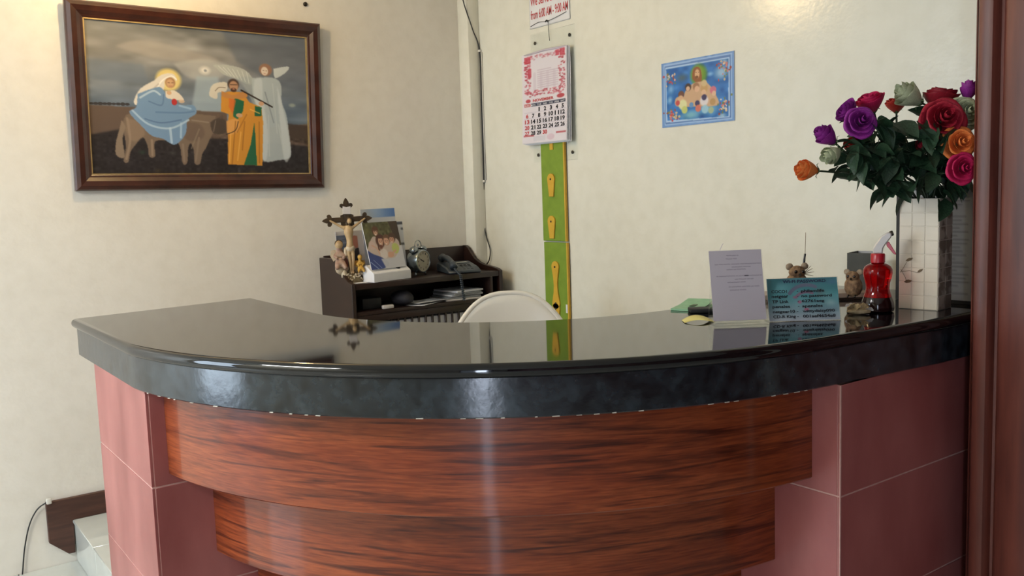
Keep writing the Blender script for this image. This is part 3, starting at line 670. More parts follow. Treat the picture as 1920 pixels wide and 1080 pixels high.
P.poly([(36, 194), (76, 194), (76, 206), (36, 206)], (198, 196, 204), .7); P.ell(94, 198, 14, 8, (204, 176, 190), .7)
yfront = lambda x_, z_: float(bendf(x_ / CW, z_ / CH)) + .006 - .007 - .0012
obj('printed_face', P.mesh(CW - .006, CH - .004, -.0016, .003, .002, lambda u, v: bendf(u, v) + .006 - .007), M['print'], ca)
def caltext(s, x_, z_, w_, h_, m_, b_=.03):
    o = text(ca, s, x_, z_, w_, h_, m_, 0, b_, 'lettering')
    for v in o.data.vertices: v.co.y = yfront(v.co.x, v.co.z) - .0014
caltext('NOVEMBER', CW * .23, CH * .462, CW * .46, CH * .032, M['red'], .035)
days = [(None, 1, 2, 3, 4, 5), (6, 7, 8, 9, 10, 11, 12), (13, 14, 15, 16, 17, 18, 19), (20, 21, 22, 23, 24, 25, 26), (27, 28, 29, 30)]
days[0] = (None, None, 1, 2, 3, 4, 5)
for r_, row in enumerate(days):
    for c_, dnum in enumerate(row):
        if dnum is None: continue
        cw_ = CW * .92 / 7; zz = CH * (.352 - r_ * .0648); s_ = str(dnum); ww = cw_ * (.40 if len(s_) == 1 else .74)
        if s_ == '1': ww *= .5
        caltext(s_, CW * .04 + c_ * cw_ + (cw_ - ww) / 2, zz, ww, CH * .047, M['red'] if (c_ == 0 or dnum == 30) else M['ink'], .04)
for c_, s_ in enumerate(('SUN', 'MON', 'TUE', 'WED', 'THU', 'FRI', 'SAT')):
    cw_ = CW * .92 / 7; caltext(s_, CW * .04 + (c_ + .15) * cw_, CH * .420, cw_ * .7, CH * .018, M['paper'], .01)
obj('binding_strip', tube([(0.004, -.006, CH - .004), (CW * .5, -.009, CH + .004), (CW - .004, -.006, CH - .002)], .005, 6), M['lilac'], ca)

# green foam strip with yellow pieces
x0_, z0_ = bw(1024, 452); x1_, _ = bw(1066, 452); zt_ = bw(1040, 262)[1]
GW = x1_ - x0_
gs = thing('height_chart', 'green foam wall strip with yellow edge and yellow foot shaped pieces below calendar', 'wall chart', (x0_, YB - .0056, .42))
zj = z0_ - .42; ztop = zt_ - .42
for zlo, zhi, dx_ in ((zj + .003, ztop, 0), (zj - .58, zj - .003, .004)):
    pn = obj('foam_panel', box((dx_, -.012, zlo), (dx_ + GW, 0, zhi), .002, 1), M['green'], gs)
    obj('yellow_edge', box((dx_ + GW - .001, -.0135, zlo), (dx_ + GW + .008, -.001, zhi), .001, 1), M['yellow'], pn)
def foot(cx_, zc, up=1, sc_=1.0, double=False):
    pts = []; R1, R2, Lh = .027 * sc_, .017 * sc_, .082 * sc_
    n_ = 16
    if not double:
        for k in range(n_ + 1): t = math.pi * k / n_; pts.append((R1 * math.cos(t), R1 * math.sin(t)))
        pts += [(-R2, -Lh + .012), (-R2 * .95, -Lh), (R2 * .95, -Lh), (R2, -Lh + .012)]
    else:
        for k in range(n_ + 1): t = math.pi * k / n_; pts.append((R1 * math.cos(t), R1 * math.sin(t)))
        pts += [(-.016, -.055), (-.013, -.09), (-.016, -.125)]
        for k in range(n_ + 1): t = math.pi + math.pi * k / n_; pts.append((R1 * 1.05 * math.cos(t), -.175 + R1 * 1.05 * math.sin(t)))
        pts += [(.016, -.125), (.013, -.09), (.016, -.055)]
    pc = obj('foot_piece', prism(pts, -.012, -.020, lambda a, b, d: (cx_ + a, d, zc + b * up), .0012), M['yellow'], gs)
    for zz in ((0, -.175) if double else (0,)):
        obj('screw', lathe([(.005, 0), (.005, .002), (.002, .004)], 10, Matrix.Translation((cx_, -.020, zc + zz * up)) @ Matrix.Rotation(HP, 4, 'X')), M['screw'], pc)
def gz(px, py): a_, b_ = bw(px, py, .013); return a_ - x0_, b_ - .42
for p_ in ((1036, 336), (1037, 415)): foot(*gz(*p_))
foot(*gz(1044, 500), double=True); foot(*gz(1046, 578))
a_, b_ = gz(1066, 579); obj('white_sticker', box((a_ - .012, -.0135, b_ - .02), (a_, -.0118, b_ + .02)), M['paper'], gs)
a_, b_ = gz(1036, 276); obj('yellow_tab', box((a_ - .012, -.016, b_ - .012), (a_ + .012, -.0118, b_ + .02)), M['yellow'], gs)

# black cable in the corner, held by two clips
wp = [onx(864, -40, W + .095), onx(868, 0, W + .095), onx(886, 55, W + .095), ony(899, 96, YB - .006), ony(903, 200, YB - .006), ony(907, 340, YB - .006), ony(906, 400, YB - .008), ony(911, 440, YB - .01), ony(919, 468, YB - .012), ony(917, 488, YB - .014), ony(911, 497, YB - .02)]
cb = thing('wall_cable', 'thin black cable running down the corner of the walls to the desk', 'cable', wp[-1])
obj('cable', (lambda me: (me.transform(Matrix.Translation(-wp[-1])), me)[1])(tube(smooth_path(wp, 6), .0032, 6)), M['wire'], cb)
for p_ in ((899, 96), (907, 340)):
    v = ony(*p_, YB - .001) - wp[-1]; obj('clip', box(v + Vector((-.008, -.012, -.006)), v + Vector((.02, 0, .006)), .003), M['white2'], cb)
v0_ = ony(903, 98, YB - .004); v1_ = ony(911, 338, YB - .004)
obj('white_cable', (lambda me: (me.transform(Matrix.Translation(-wp[-1])), me)[1])(tube([v0_, (v0_ + v1_) / 2 + Vector((-.004, 0, 0)), v1_], .0035, 6)), M['white2'], cb)

# cable and clip low on the left wall
wq = [onx(91, 940, W + .022), onx(70, 955, W + .012), onx(55, 985, W + .01), onx(46, 1030, W + .01), onx(41, 1085, W + .01), Vector((W + .012, onx(40, 1085, W).y - .01, .0035))]
c2 = thing('floor_cable', 'thin black cable hanging from a clip on the skirting beside the step', 'cable', wq[-1])
obj('cable', (lambda me: (me.transform(Matrix.Translation(-wq[-1])), me)[1])(tube(smooth_path(wq, 6), .003, 6)), M['wire'], c2)
v = onx(91, 939, W + .018) - wq[-1]; obj('clip', box(v + Vector((0, -.010, -.012)), v + Vector((.014, .010, .012)), .004), M['white2'], c2)

# ------------------------------------------------------------------ small desk against the left wall
DY0, DY1, DD = 1.802, 2.640, .335
dk = thing('writing_desk', 'dark brown wooden desk with curved side panels against the left wall', 'desk', (W + .004, DY0, ZS), HP)
DW = DY1 - DY0; SZ = 1.080; sl = SZ - ZS
profL = [(0, 0), (0, 1.01), (.16, 1.01), (.185, 1.004), (.21, .985), (.24, .952), (.27, .925), (.30, .910), (DD, .902), (DD, 0), (DD - .05, 0), (DD - .05, .06), (.05, .06), (.05, 0)]
profR = [(0, 0), (0, 1.02), (.025, 1.02), (.05, 1.008), (.08, .98), (.11, .955), (.15, .937), (.20, .925), (.27, .918), (.31, .912), (DD, .902), (DD, 0), (DD - .05, 0), (DD - .05, .06), (.05, .06), (.05, 0)]
obj('side_panel', prism(profL, 0, .02, lambda a, b, d: (d, -a, b), .002), M['desk'], dk)
obj('side_panel', prism(profR, DW - .02, DW, lambda a, b, d: (d, -a, b), .002), M['desk'], dk)
obj('back_panel', box((.021, -.015, .715), (DW - .021, 0, 1.018), .002), M['desk'], dk)
obj('top_shelf', box((.021, -DD + .004, sl - .026), (DW - .021, -.016, sl), .002), M['desk'], dk)
zcb = .951 - ZS
obj('compartment_floor', box((.021, -DD + .004, zcb - .018), (DW - .021, -.016, zcb), .002), M['desk'], dk)
obj('front_rail', box((.021, -DD + .006, .900 - ZS), (DW - .021, -DD + .026, zcb - .019), .002), M['desk'], dk)
obj('divider', box((DW * .985 - .06, -DD + .008, zcb + .001), (DW * .985 - .045, -.017, sl - .027), .001), M['desk'], dk)
for i in range(21):
    xx = .045 + i * .0375
    obj('slat', box((xx, -DD + .010, .60), (xx + .009, -DD + .020, .900 - ZS - .0005), .001, 1), M['desk'], dk)
obj('lower_rail', box((.021, -DD + .006, .56), (DW - .021, -DD + .026, .5995), .002), M['desk'], dk)
obj('lower_shelf', box((.021, -DD + .006, .10), (DW - .021, -.01, .12), .002), M['desk'], dk)

def rot_to(dirx): return math.atan2(dirx[1], dirx[0])
def facing(x, y): # rotz so that local -y looks at the camera
    return math.atan2(-y, -x) + HP

# crucifix statue
cx, cy = -3.825, 1.856
st = thing('crucifix_statue', 'dark bronze crucifix statue with painted figures and flowers on its base', 'statue', (cx, cy, SZ + .0005), facing(cx, cy) + .12)
st.rotation_euler.y = -math.radians(1.6)
def trefoil(c, d, s=1.0):
    """fleur-de-lis end at c pointing to d (2D in x,z)"""
    d = Vector(d).normalized(); n = Vector((-d.y, d.x)); c = Vector(c)
    def P(u, v): q_ = c + d * (u * s) + n * (v * s); return (q_.x, q_.y)
    return [P(-.004, .011), P(.004, .013), P(.006, .022), P(.014, .030), P(.024, .028), P(.027, .019), P(.024, .013), P(.032, .012), P(.044, .006), P(.052, 0),
            P(.044, -.006), P(.032, -.012), P(.024, -.013), P(.027, -.019), P(.024, -.028), P(.014, -.030), P(.006, -.022), P(.004, -.013), P(-.004, -.011)]
ZX = .292
bm = bmesh.new()
for me in (prism([(-.011, .02), (.011, .02), (.011, .345), (-.011, .345)], -.006, .006, lambda a, b, d: (a, d, b), .0015),
           prism([(-.068, ZX - .012), (.068, ZX - .012), (.068, ZX + .012), (-.068, ZX + .012)], -.0055, .0055, lambda a, b, d: (a, d, b), .0015),
           prism(trefoil((0, .340), (0, 1)), -.007, .007, lambda a, b, d: (a, d, b), .001),
           prism(trefoil((-.066, ZX), (-1, 0), .95), -.007, .007, lambda a, b, d: (a, d, b), .001),
           prism(trefoil((.066, ZX), (1, 0), .95), -.007, .007, lambda a, b, d: (a, d, b), .001),
           prism([(-.03, ZX - .025), (0, ZX - .05), (.03, ZX - .025), (.03, ZX + .02), (0, ZX + .03), (-.03, ZX + .02)], -.004, .004, lambda a, b, d: (a, d, b), .001)):
    bm.from_mesh(me)
obj('cross', bm_mesh(bm), M['brass'], st)
obj('title_plaque', prism([(-.019, .318), (.017, .316), (.019, .352), (.0, .349), (-.017, .354)], -.008, -.012, lambda a, b, d: (a, d, b), .001), M['wplast'], st)
yb_ = -.016
J = [((0, yb_, .165), .014), ((.002, yb_ - .002, .19), .0135), ((0, yb_, .225), .019), ((0, yb_, .250), .017), ((.001, yb_ - .003, .268), .006), ((.006, yb_ - .008, .283), .011),
     ((-.026, yb_, .258), .0075), ((-.052, yb_ + .002, .274), .0055), ((-.082, yb_ + .004, .294), .0045), ((.026, yb_, .258), .0075), ((.052, yb_ + .002, .274), .0055), ((.082, yb_ + .004, .294), .0045),
     ((-.009, yb_ - .003, .145), .0105), ((-.004, yb_ - .009, .100), .008), ((-.002, yb_, .055), .0055), ((-.001, yb_ - .009, .042), .005),
     ((.011, yb_ - .003, .145), .0105), ((.010, yb_ - .009, .100), .008), ((.006, yb_, .055), .0055), ((.006, yb_ - .009, .042), .005), ((.007, yb_ - .009, .294), .009)]
Ed = [(0, 1), (1, 2), (2, 3), (3, 4), (4, 5), (5, 20), (3, 6), (6, 7), (7, 8), (3, 9), (9, 10), (10, 11), (0, 12), (12, 13), (13, 14), (14, 15), (0, 16), (16, 17), (17, 18), (18, 19)]
fig = obj('corpus_figure', join_meshes([skin_mesh(J, Ed, 2), ellipsoid((.006, yb_ - .010, .284), (.0105, .011, .0145), 2)]), M['flesh'], st)
obj('hair', join_meshes([ellipsoid((.006, yb_ - .003, .290), (.0130, .0115, .0135), 2, .05, 2), ellipsoid((-.005, yb_ - .004, .274), (.005, .007, .014), 2, .08, 3), ellipsoid((.017, yb_ - .004, .274), (.005, .007, .014), 2, .08, 4), ellipsoid((.006, yb_ - .015, .2705), (.0065, .005, .006), 2, .06, 5)]), M['brass'], fig)
obj('loincloth', join_meshes([ellipsoid((.001, yb_ - .002, .158), (.023, .016, .020), 2, .06, 4), ellipsoid((-.022, yb_ - .004, .142), (.008, .007, .024), 2, .08, 6)]), M['resinw'], fig)
obj('base', lathe([(.044, 0), (.047, .006), (.046, .018), (.042, .026), (.034, .034), (.020, .046), (.012, .060), (.002, .066)], 22, None, 1.15, .80), M['resinb'], st)
rg = random.Random(11); fm = []
for k in range(64):
    a = rg.uniform(-math.pi * .85, 0.5); r_ = rg.uniform(.7, 1.0); fm.append(ellipsoid((.054 * r_ * math.cos(a), .037 * r_ * math.sin(a), .012 + rg.random() * .030), (.006, .006, .005), 1, .2, k))
obj('base_flowers', join_meshes(fm), M['resinw'], st)['kind'] = 'stuff'
def cherub(ox, oy, oz, s, mbody, name, wing):
    def q_(x_, y_, z_): return (ox + x_ * s, oy + y_ * s, oz + z_ * s)
    J2 = [(q_(0, 0, .02), .016 * s), (q_(0, -.002, .045), .014 * s), (q_(0, 0, .058), .007 * s), (q_(.001, -.003, .072), .014 * s), (q_(-.018, -.008, .040), .006 * s), (q_(-.008, -.02, .032), .005 * s),
          (q_(.018, -.008, .040), .006 * s), (q_(.010, -.02, .030), .005 * s), (q_(-.012, -.018, .008), .009 * s), (q_(-.014, -.03, -.004), .006 * s), (q_(.012, -.018, .008), .009 * s), (q_(.016, -.03, -.004), .006 * s)]
    b_ = obj(name, skin_mesh(J2, [(0, 1), (1, 2), (2, 3), (1, 4), (4, 5), (1, 6), (6, 7), (0, 8), (8, 9), (0, 10), (10, 11)], 2), mbody, st)
    obj('head', ellipsoid(q_(.001, -.004, .078), (.0135 * s, .013 * s, .015 * s), 2), M['flesh'] if mbody is not M['resiny'] else M['resiny'], b_)
    obj('hair', ellipsoid(q_(.001, .001, .083), (.0145 * s, .0125 * s, .0125 * s), 2, .08, 9), M['brass'] if mbody is not M['resiny'] else M['resinb'], b_)
    for sgn in (-1, 1):
        obj('wing', prism([(0, 0), (.012 * sgn, .016), (.026 * sgn, .014), (.030 * sgn, -.004), (.020 * sgn, -.024), (.006 * sgn, -.012)], .010, .013, lambda a, b, d: q_(a, d, b + .045)), wing, b_)
cherub(-.050, -.012, .075, 1.35, M['pink'], 'angel_figure', M['resinw'])
cherub(.040, -.024, .052, .82, M['resiny'], 'cherub_figure', M['resiny'])
obj('drapery', join_meshes([ellipsoid((-.052, -.018, .070), (.022, .016, .030), 2, .10, 21), ellipsoid((-.036, -.024, .042), (.014, .012, .024), 2, .1, 22)]), M['resinw'], st)

# brochures standing behind the statue
def sheet_thing(name, label, cat, loc, rotz, w_, h_, P, lean=10, th=.002, back=None, mback=None):
    t = thing(name, label, cat, loc, rotz); t.rotation_euler = (-math.radians(lean), 0, rotz)
    obj('card', box((0, 0, 0), (w_, th, h_)), mback or M['paper'], t)
    obj('printed_face', P.mesh(w_, h_, -.0006), M['print'], t)
    return t
q6 = lambda x, y: (x, y)
P = Print(90, 110, [(88, 350), (512, 330), (540, 760), (100, 740)], (190, 184, 180))
P.grad([(0, (196, 192, 190)), (1, (176, 166, 160))])
P.poly([(92, 380), (250, 375), (250, 470), (96, 490)], (92, 100, 116)); P.noise((9, 3), 16, 7, ((P.X < 40) * (P.Y < 38)).astype(float)); P.line([(100, 440), (230, 430)], 14, (150, 158, 170), .6)
P.poly([(250, 380), (320, 380), (320, 480), (260, 480)], (160, 92, 70), .8, 2); P.poly([(385, 405), (495, 400), (498, 482), (390, 486)], (196, 78, 44)); P.poly([(195, 490), (330, 480), (330, 640), (200, 600)], (40, 34, 32), .95, 1)
P.poly([(100, 500), (200, 496), (208, 650), (108, 660)], (206, 200, 198)); P.ell(158, 525, 16, 18, (110, 80, 62)); P.poly([(115, 570), (150, 548), (190, 560), (190, 630), (120, 620)], (116, 62, 54), 1, 1, 1); P.ell(150, 640, 36, 26, (210, 190, 180))
P.poly([(405, 492), (510, 488), (515, 560), (410, 560)], (200, 200, 200)); P.ell(462, 532, 14, 18, (150, 112, 92)); P.poly([(425, 600), (440, 560), (485, 560), (520, 600), (500, 760), (440, 760)], (34, 34, 40), 1, 1, 1); P.line([(505, 560), (525, 680)], 8, (210, 206, 200)); P.line([(462, 560), (463, 620)], 8, (220, 220, 220))
br = sheet_thing('brochure_sheet', 'printed brochure sheet with small photographs standing behind the crucifix', 'brochure', (-3.905, 1.835, SZ + .001), HP + .10, .205, .235, P, 6)
text(br, 'Hac', .147, .170, .050, .022, M['red'], -.0022, .03)

# leaflet folder with a family photograph
fa = rot_to((-.065, .262))
fo = thing('leaflet_holder', 'white cardboard leaflet holder with a family photograph on its front', 'leaflet holder', (-3.722, 1.915, SZ + .0005), fa)
FWd = .232
obj('tray_box', prism([(0, 0), (.075, 0), (.075, .075), (.055, .078), (0, .042)], 0, FWd, lambda a, b, d: (d, a, b), .001), M['paper'], fo)
obj('front_flap', box((.0, -.003, 0), (FWd, .0, .04), .001, 1), M['paper'], fo)
P = Print(150, 150, [(505, 350), (945, 340), (1020, 770), (560, 800)], (200, 200, 204))
P.poly([(500, 340), (950, 335), (985, 560), (530, 620)], (86, 84, 52), 1); P.noise((8, 8), 12, 9, (P.Y < 80).astype(float)); P.poly([(830, 340), (950, 335), (975, 560), (900, 500)], (62, 44, 34), .9, 6); P.ell(560, 420, 50, 60, (120, 116, 64), .6, .8)
P.poly([(525, 610), (620, 480), (720, 500), (920, 500), (950, 590), (860, 690), (700, 690), (560, 660)], (196, 178, 168), 1, 2, 1)
for x_, y_, rx_, ry_, c_ in ((660, 425, 48, 54, (96, 60, 40)), (664, 440, 30, 36, (206, 164, 138)), (712, 520, 66, 76, (84, 48, 38)), (716, 525, 36, 50, (210, 164, 140)), (790, 510, 50, 60, (120, 84, 60)), (790, 525, 40, 44, (212, 166, 142)), (865, 490, 52, 56, (84, 56, 40)), (862, 510, 36, 40, (204, 156, 130)), (900, 590, 56, 60, (186, 196, 110)), (830, 650, 50, 34, (206, 156, 130)), (720, 590, 20, 50, (110, 60, 46)), (600, 560, 50, 50, (206, 180, 172)), (745, 640, 60, 60, (216, 206, 200))):
    P.ell(x_, y_, rx_, ry_, c_, .95, .25)
for x_, y_ in ((664, 440), (716, 528), (790, 528), (862, 512)):
    P.ell(x_ - 12, y_ - 8, 6, 5, (70, 44, 36)); P.ell(x_ + 12, y_ - 8, 6, 5, (70, 44, 36)); P.ell(x_, y_ + 20, 12, 6, (236, 222, 214)); P.ell(x_, y_ + 6, 5, 8, (186, 134, 110), .6)
P.poly([(680, 480), (690, 560), (700, 610), (675, 590)], (84, 48, 38), .9, 2, 1); P.ell(712, 478, 48, 22, (84, 48, 38)); P.ell(790, 476, 44, 20, (112, 78, 56)); P.ell(864, 470, 46, 22, (80, 54, 40)); P.ell(660, 408, 44, 22, (96, 60, 40))
P.line([(600, 560), (660, 590), (690, 640)], 16, (206, 164, 140), .9); P.line([(850, 640), (900, 610)], 20, (206, 160, 134), .9)
P.poly([(530, 600), (600, 640), (720, 680), (800, 740), (700, 790), (560, 800)], (46, 62, 128), .95, 3, 1); P.poly([(700, 690), (900, 680), (985, 560), (1020, 770), (760, 790)], (196, 196, 202), .95, 6)
P.line([(560, 720), (660, 790)], 10, (150, 170, 210), .8); P.line([(600, 700), (700, 780)], 6, (170, 186, 220), .7)
cardt = Matrix.Rotation(-math.radians(14), 4, 'X'); cardt.translation = Vector((0, .012, .058))
pf = obj('photo_card', box((0, 0, 0), (FWd * .93, .003, .222)), M['paper'], fo); pf.matrix_local = cardt
obj('photograph', P.mesh(FWd * .93, .222, -.0008), M['print'], pf)
nf = Vector((0, -.042, .055)).normalized()
# small ring and cross emblem on the tray's sloping front
em = obj('emblem', join_meshes([lathe([(.012, 0), (.014, 0), (.014, .0008), (.012, .0008)], 20), box((-.002, -.008, 0), (.002, .008, .0012)), box((-.008, -.002, 0), (.008, .002, .0012))]), M['ink'], fo)
em.matrix_local = Matrix.Translation((FWd * .73, .022, .0578)) @ Matrix.Rotation(math.radians(33), 4, 'X')
bl = obj('emblem_text', box((.018, -.004, 0), (.045, .004, .0006)), M['lcd'], fo); bl.matrix_local = Matrix.Translation((FWd * .73, .022, .0576)) @ Matrix.Rotation(math.radians(33), 4, 'X')
P = Print(60, 70, None); P.grad([(0, (196, 200, 206)), (.45, (150, 176, 210)), (1, (74, 116, 182))], 1); P.a[9:] = (200, 202, 206)
sheet_thing('blue_header_leaflet', 'tall leaflet with blue band behind the family photograph', 'leaflet', (-3.842, 1.945, SZ + .001), fa, .215, .335, P, 5)
P = Print(40, 60, None, (196, 198, 204)); P.line([(36, 8), (40, 8)], 2, (60, 60, 64)); P.line([(30, 24), (39, 24)], 2, (60, 60, 64)); P.line([(0, 2), (40, 2)], 3, (70, 72, 80))
sheet_thing('white_form_sheet', 'white form sheet sticking out behind the leaflet holder on its right', 'paper', (-3.832, 2.03, SZ + .001), fa, .150, .27, P, 5)
lf = tag(obj('loose_leaflet', box((0, 0, 0), (.09, .06, .002)), M['paper']), 'small white leaflet lying under the crucifix at the desk edge', 'paper'); lf.location = (-3.748, 1.842, SZ + .0005); lf.rotation_euler = (0, 0, HP + .1)

# twin bell alarm clock
ck = thing('alarm_clock', 'silver twin bell alarm clock with a round cream dial on the desk', 'clock', (-3.875, 2.243, SZ + .0005), HP + .38)
RC = .058; zc_ = .070
ax = Matrix.Translation((0, 0, zc_)) @ Matrix.Rotation(HP, 4, 'X')   # lathe z -> local -y (front)
obj('case', lathe([(.03, -.046), (.044, -.043), (.054, -.030), (RC, -.012), (RC, .026), (RC - .002, .031), (RC - .006, .032), (RC - .007, .028)], 32, ax), M['chrome'], ck)
dl = obj('dial', lathe([(.001, .0275), (RC - .007, .0275), (RC - .007, .0285), (.001, .0287)], 32, ax), M['dial'], ck)
for k in range(12):
    a = k * math.pi / 6; s_ = str(12 if k == 0 else k); x_, z_ = .039 * math.sin(a), zc_ + .039 * math.cos(a); w_ = .009 if len(s_) > 1 else .006
    text(dl, s_, x_ - w_ / 2, z_ - .005, w_, .010, M['ink'], -.0292, .03, 'numeral')
for a, l_, w_ in ((math.radians(-62), .030, .0032), (math.radians(-68), .020, .005)):
    hnd = obj('hand', prism([(-w_ / 2, -.006), (w_ / 2, -.006), (w_ * .2, l_), (-w_ * .2, l_)], -.0295, -.0305, lambda aa, b, d: (aa * math.cos(a) + b * math.sin(a), d, zc_ - aa * math.sin(a) + b * math.cos(a))), M['ink'], ck)
for sg_ in (-1, 1):
    bx = Matrix.Translation((sg_ * .034, .0, zc_ + .053)) @ Matrix.Rotation(sg_ * math.radians(32), 4, 'Y')
    obj('bell', lathe([(.021, 0), (.0225, .002), (.021, .009), (.016, .016), (.008, .020), (.001, .021)], 20, bx), M['chrome'], ck)
    obj('foot', tube([(sg_ * .030, -.006, zc_ - .050), (sg_ * .042, -.012, .001)], [.006, .005], 10), M['chrome'], ck)
obj('handle', tube([(.026 * math.cos(t), 0, zc_ + .072 + .030 * math.sin(t)) for t in np.linspace(0, math.pi, 15)], .0022, 8), M['chrome'], ck)
obj('hammer', join_meshes([tube([(0, 0, zc_ + .056), (0, 0, zc_ + .078)], .0018, 6), ellipsoid((0, 0, zc_ + .080), (.006, .004, .006), 2)]), M['chrome'], ck)

# telephone
tp = thing('desk_telephone', 'slate grey corded desk telephone lying on the dark desk', 'telephone', (-3.845, 2.452, SZ + .0005), HP - .25)
prf = [(-.10, 0), (.105, 0), (.108, .012), (.06, .030), (-.04, .045), (-.09, .050), (-.104, .040)]
obj('body', prism(prf, -.082, .088, lambda a, b, d: (d, -a, b), .006, True), M['phone'], tp)
for i in range(3):
    for j in range(4): 
        obj('key', box((.0 + i * .020, -.085 + j * .017, .0195 + j * .0055), (.0 + i * .020 + .013, -.085 + j * .017 + .010, .0225 + j * .0055), .001, 1), M['black'], tp)
dsp = obj('display', box((.0, .020, .0435), (.062, .060, .0470), .001), M['lcd'], tp)
hs = smooth_path([(-.055, -.10, .034), (-.052, -.075, .050), (-.050, 0, .070), (-.052, .07, .074), (-.055, .095, .066)], 5)
rr = [.020 if (i < 5 or i > 15) else .014 for i in range(len(hs))]
obj('handset', tube(hs, rr, 12), M['phone'], tp)
crd = []
for k in range(150):
    t = k / 149; a = t * 2 * math.pi * 20
    base = Vector((-.055, -.11, .03)).lerp(Vector((-.045, -.172, .0)), min(1, t * 3)) if t < .34 else Vector((-.045, -.172, .0)).lerp(Vector((-.03, -.170, -.125)), (t - .34) / .66)
    crd.append(base + Vector((math.cos(a) * .006, math.sin(a) * .006, 0)))
obj('coiled_cord', tube(crd, .003, 5), M['phone'], tp)

# things in the open compartment
CZ = zcb + ZS + .0006
bg = tag(obj('dark_pouch', join_meshes([ellipsoid((0, 0, .036), (.075, .05, .036), 3, .03, 5)]), M['bag']), 'dark soft pouch inside the desk compartment', 'pouch'); bg.location = (-3.80, 2.10, CZ)
b2 = tag(obj('black_case', box((-.05, -.05, 0), (.05, .05, .052), .006), M['black']), 'black case inside the desk compartment next to the side panel', 'case'); b2.location = (-3.83, 1.93, CZ)
wb = tag(obj('white_eraser', box((-.012, -.028, 0), (.012, .028, .018), .005), M['wplast']), 'small white block at the front of the desk compartment', 'block'); wb.location = (-3.742, 1.99, CZ)
def paper_sheet(w_, d_, h_, seed, curl=.004):
    rg = random.Random(seed); V = []; Fc = []; n_ = 6
    for s_ in (0, 1):
        for i in range(n_ + 1):
            for j in range(n_ + 1):
                u, v = i / n_ - .5, j / n_ - .5; V.append((u * w_, v * d_, h_ * s_ + curl * (abs(u) * 2) ** 3))
    m_ = (n_ + 1) ** 2
    for i in range(n_):
        for j in range(n_):
            a_ = i * (n_ + 1) + j; Fc.append((a_, a_ + 1, a_ + n_ + 2, a_ + n_ + 1)); b_ = a_ + m_; Fc.append((b_, b_ + n_ + 1, b_ + n_ + 2, b_ + 1))
    ed_ = [i * (n_ + 1) for i in range(n_ + 1)] + [n_ * (n_ + 1) + j for j in range(1, n_ + 1)] + [i * (n_ + 1) + n_ for i in range(n_ - 1, -1, -1)] + [j for j in range(n_ - 1, 0, -1)]
    for k in range(len(ed_)): a_, b_ = ed_[k], ed_[(k + 1) % len(ed_)]; Fc.append((a_, b_, b_ + m_, a_ + m_))
    return mesh(V, Fc, False)
for k, (yy, xx, rz, w_, d_, z_, lab) in enumerate(((2.20, -3.775, .5, .12, .17, 0, 'lowest white leaflet in the desk compartment, its corner hanging over the edge'), (2.225, -3.775, .2, .10, .18, .009, 'printed white leaflet lying on top of another in the desk compartment'))):
    o = tag(obj('leaflet', paper_sheet(w_, d_, .0012, k, .003), M['paper']), lab, 'paper'); o.location = (xx, yy, CZ + z_); o.rotation_euler = (0, 0, rz)
for k, (lab, m_) in enumerate((('pale folder at the bottom of the paper pile in the desk', 'wplast'), ('grey magazine second from the bottom of the desk paper pile', 'notice'), ('white booklet third in the paper pile inside the desk', 'paper'), ('thin grey booklet near the top of the desk paper pile', 'notice'), ('white booklet topmost on the paper pile inside the desk', 'paper'))):
    o = tag(obj('booklet', box((-.10 + .006 * (k % 2), -.10 + .008 * k, 0), (.10 - .01 * (k % 3), .10 - .012 * (k % 2), .0085), .001, 1), M[m_]), lab, 'booklet', 'papers piled in the desk')
    o.location = (-3.835, 2.425 + .006 * (k % 3), CZ + .0092 * k); o.rotation_euler = (0, 0, .06 * (k - 2))

# ------------------------------------------------------------------ white plastic chair behind the counter
chx, chy = -2.955, 2.132
ch = thing('plastic_chair', 'white moulded plastic chair behind the counter', 'chair', (chx, chy, ZS + .0005), facing(chx, chy) + .08)
n_ = 36; V = []; Fc = []
def back_top(x_): return .872 - .100 * (abs(x_) / .198) ** 2.7
for s_ in (0, 1):
    for i in range(n_ + 1):
        x_ = -.222 * math.cos(math.pi * i / n_); zt = back_top(x_)
        for j in range(13):
            v = j / 12; zz = .40 + (zt - .40) * v
            yy = .03 + .07 * ((zz - .40) / .47) - .055 * (1 - (x_ / .222) ** 2) * -1 * .6 - (.010 if s_ == 0 else 0) + (.012 * (max(0, v - .9) / .1) ** 2 * (1 if s_ else .3))
            V.append((x_ * (1 - .06 * (1 - v)), yy, zz))
m_ = (n_ + 1) * 13
for i in range(n_):
    for j in range(12):
        a_ = i * 13 + j; Fc.append((a_, a_ + 13, a_ + 14, a_ + 1)); b_ = a_ + m_; Fc.append((b_, b_ + 1, b_ + 14, b_ + 13))
    Fc.append((i * 13 + 12, (i + 1) * 13 + 12, (i + 1) * 13 + 12 + m_, i * 13 + 12 + m_)); Fc.append((i * 13, i * 13 + m_, (i + 1) * 13 + m_, (i + 1) * 13))
me = mesh(V, Fc, True); obj('backrest', me, M['white'], ch)
rim = [Vector((-.222 * math.cos(math.pi * i / n_), .03 + .07 * ((back_top(-.222 * math.cos(math.pi * i / n_)) - .40) / .47) + .033 * (1 - (math.cos(math.pi * i / n_)) ** 2), back_top(-.222 * math.cos(math.pi * i / n_)))) for i in range(n_ + 1)]
obj('back_rim', tube(rim, .011, 10), M['white'], ch)
obj('seat', box((-.21, -.40, .395), (.21, .06, .42), .012, 3), M['white'], ch)
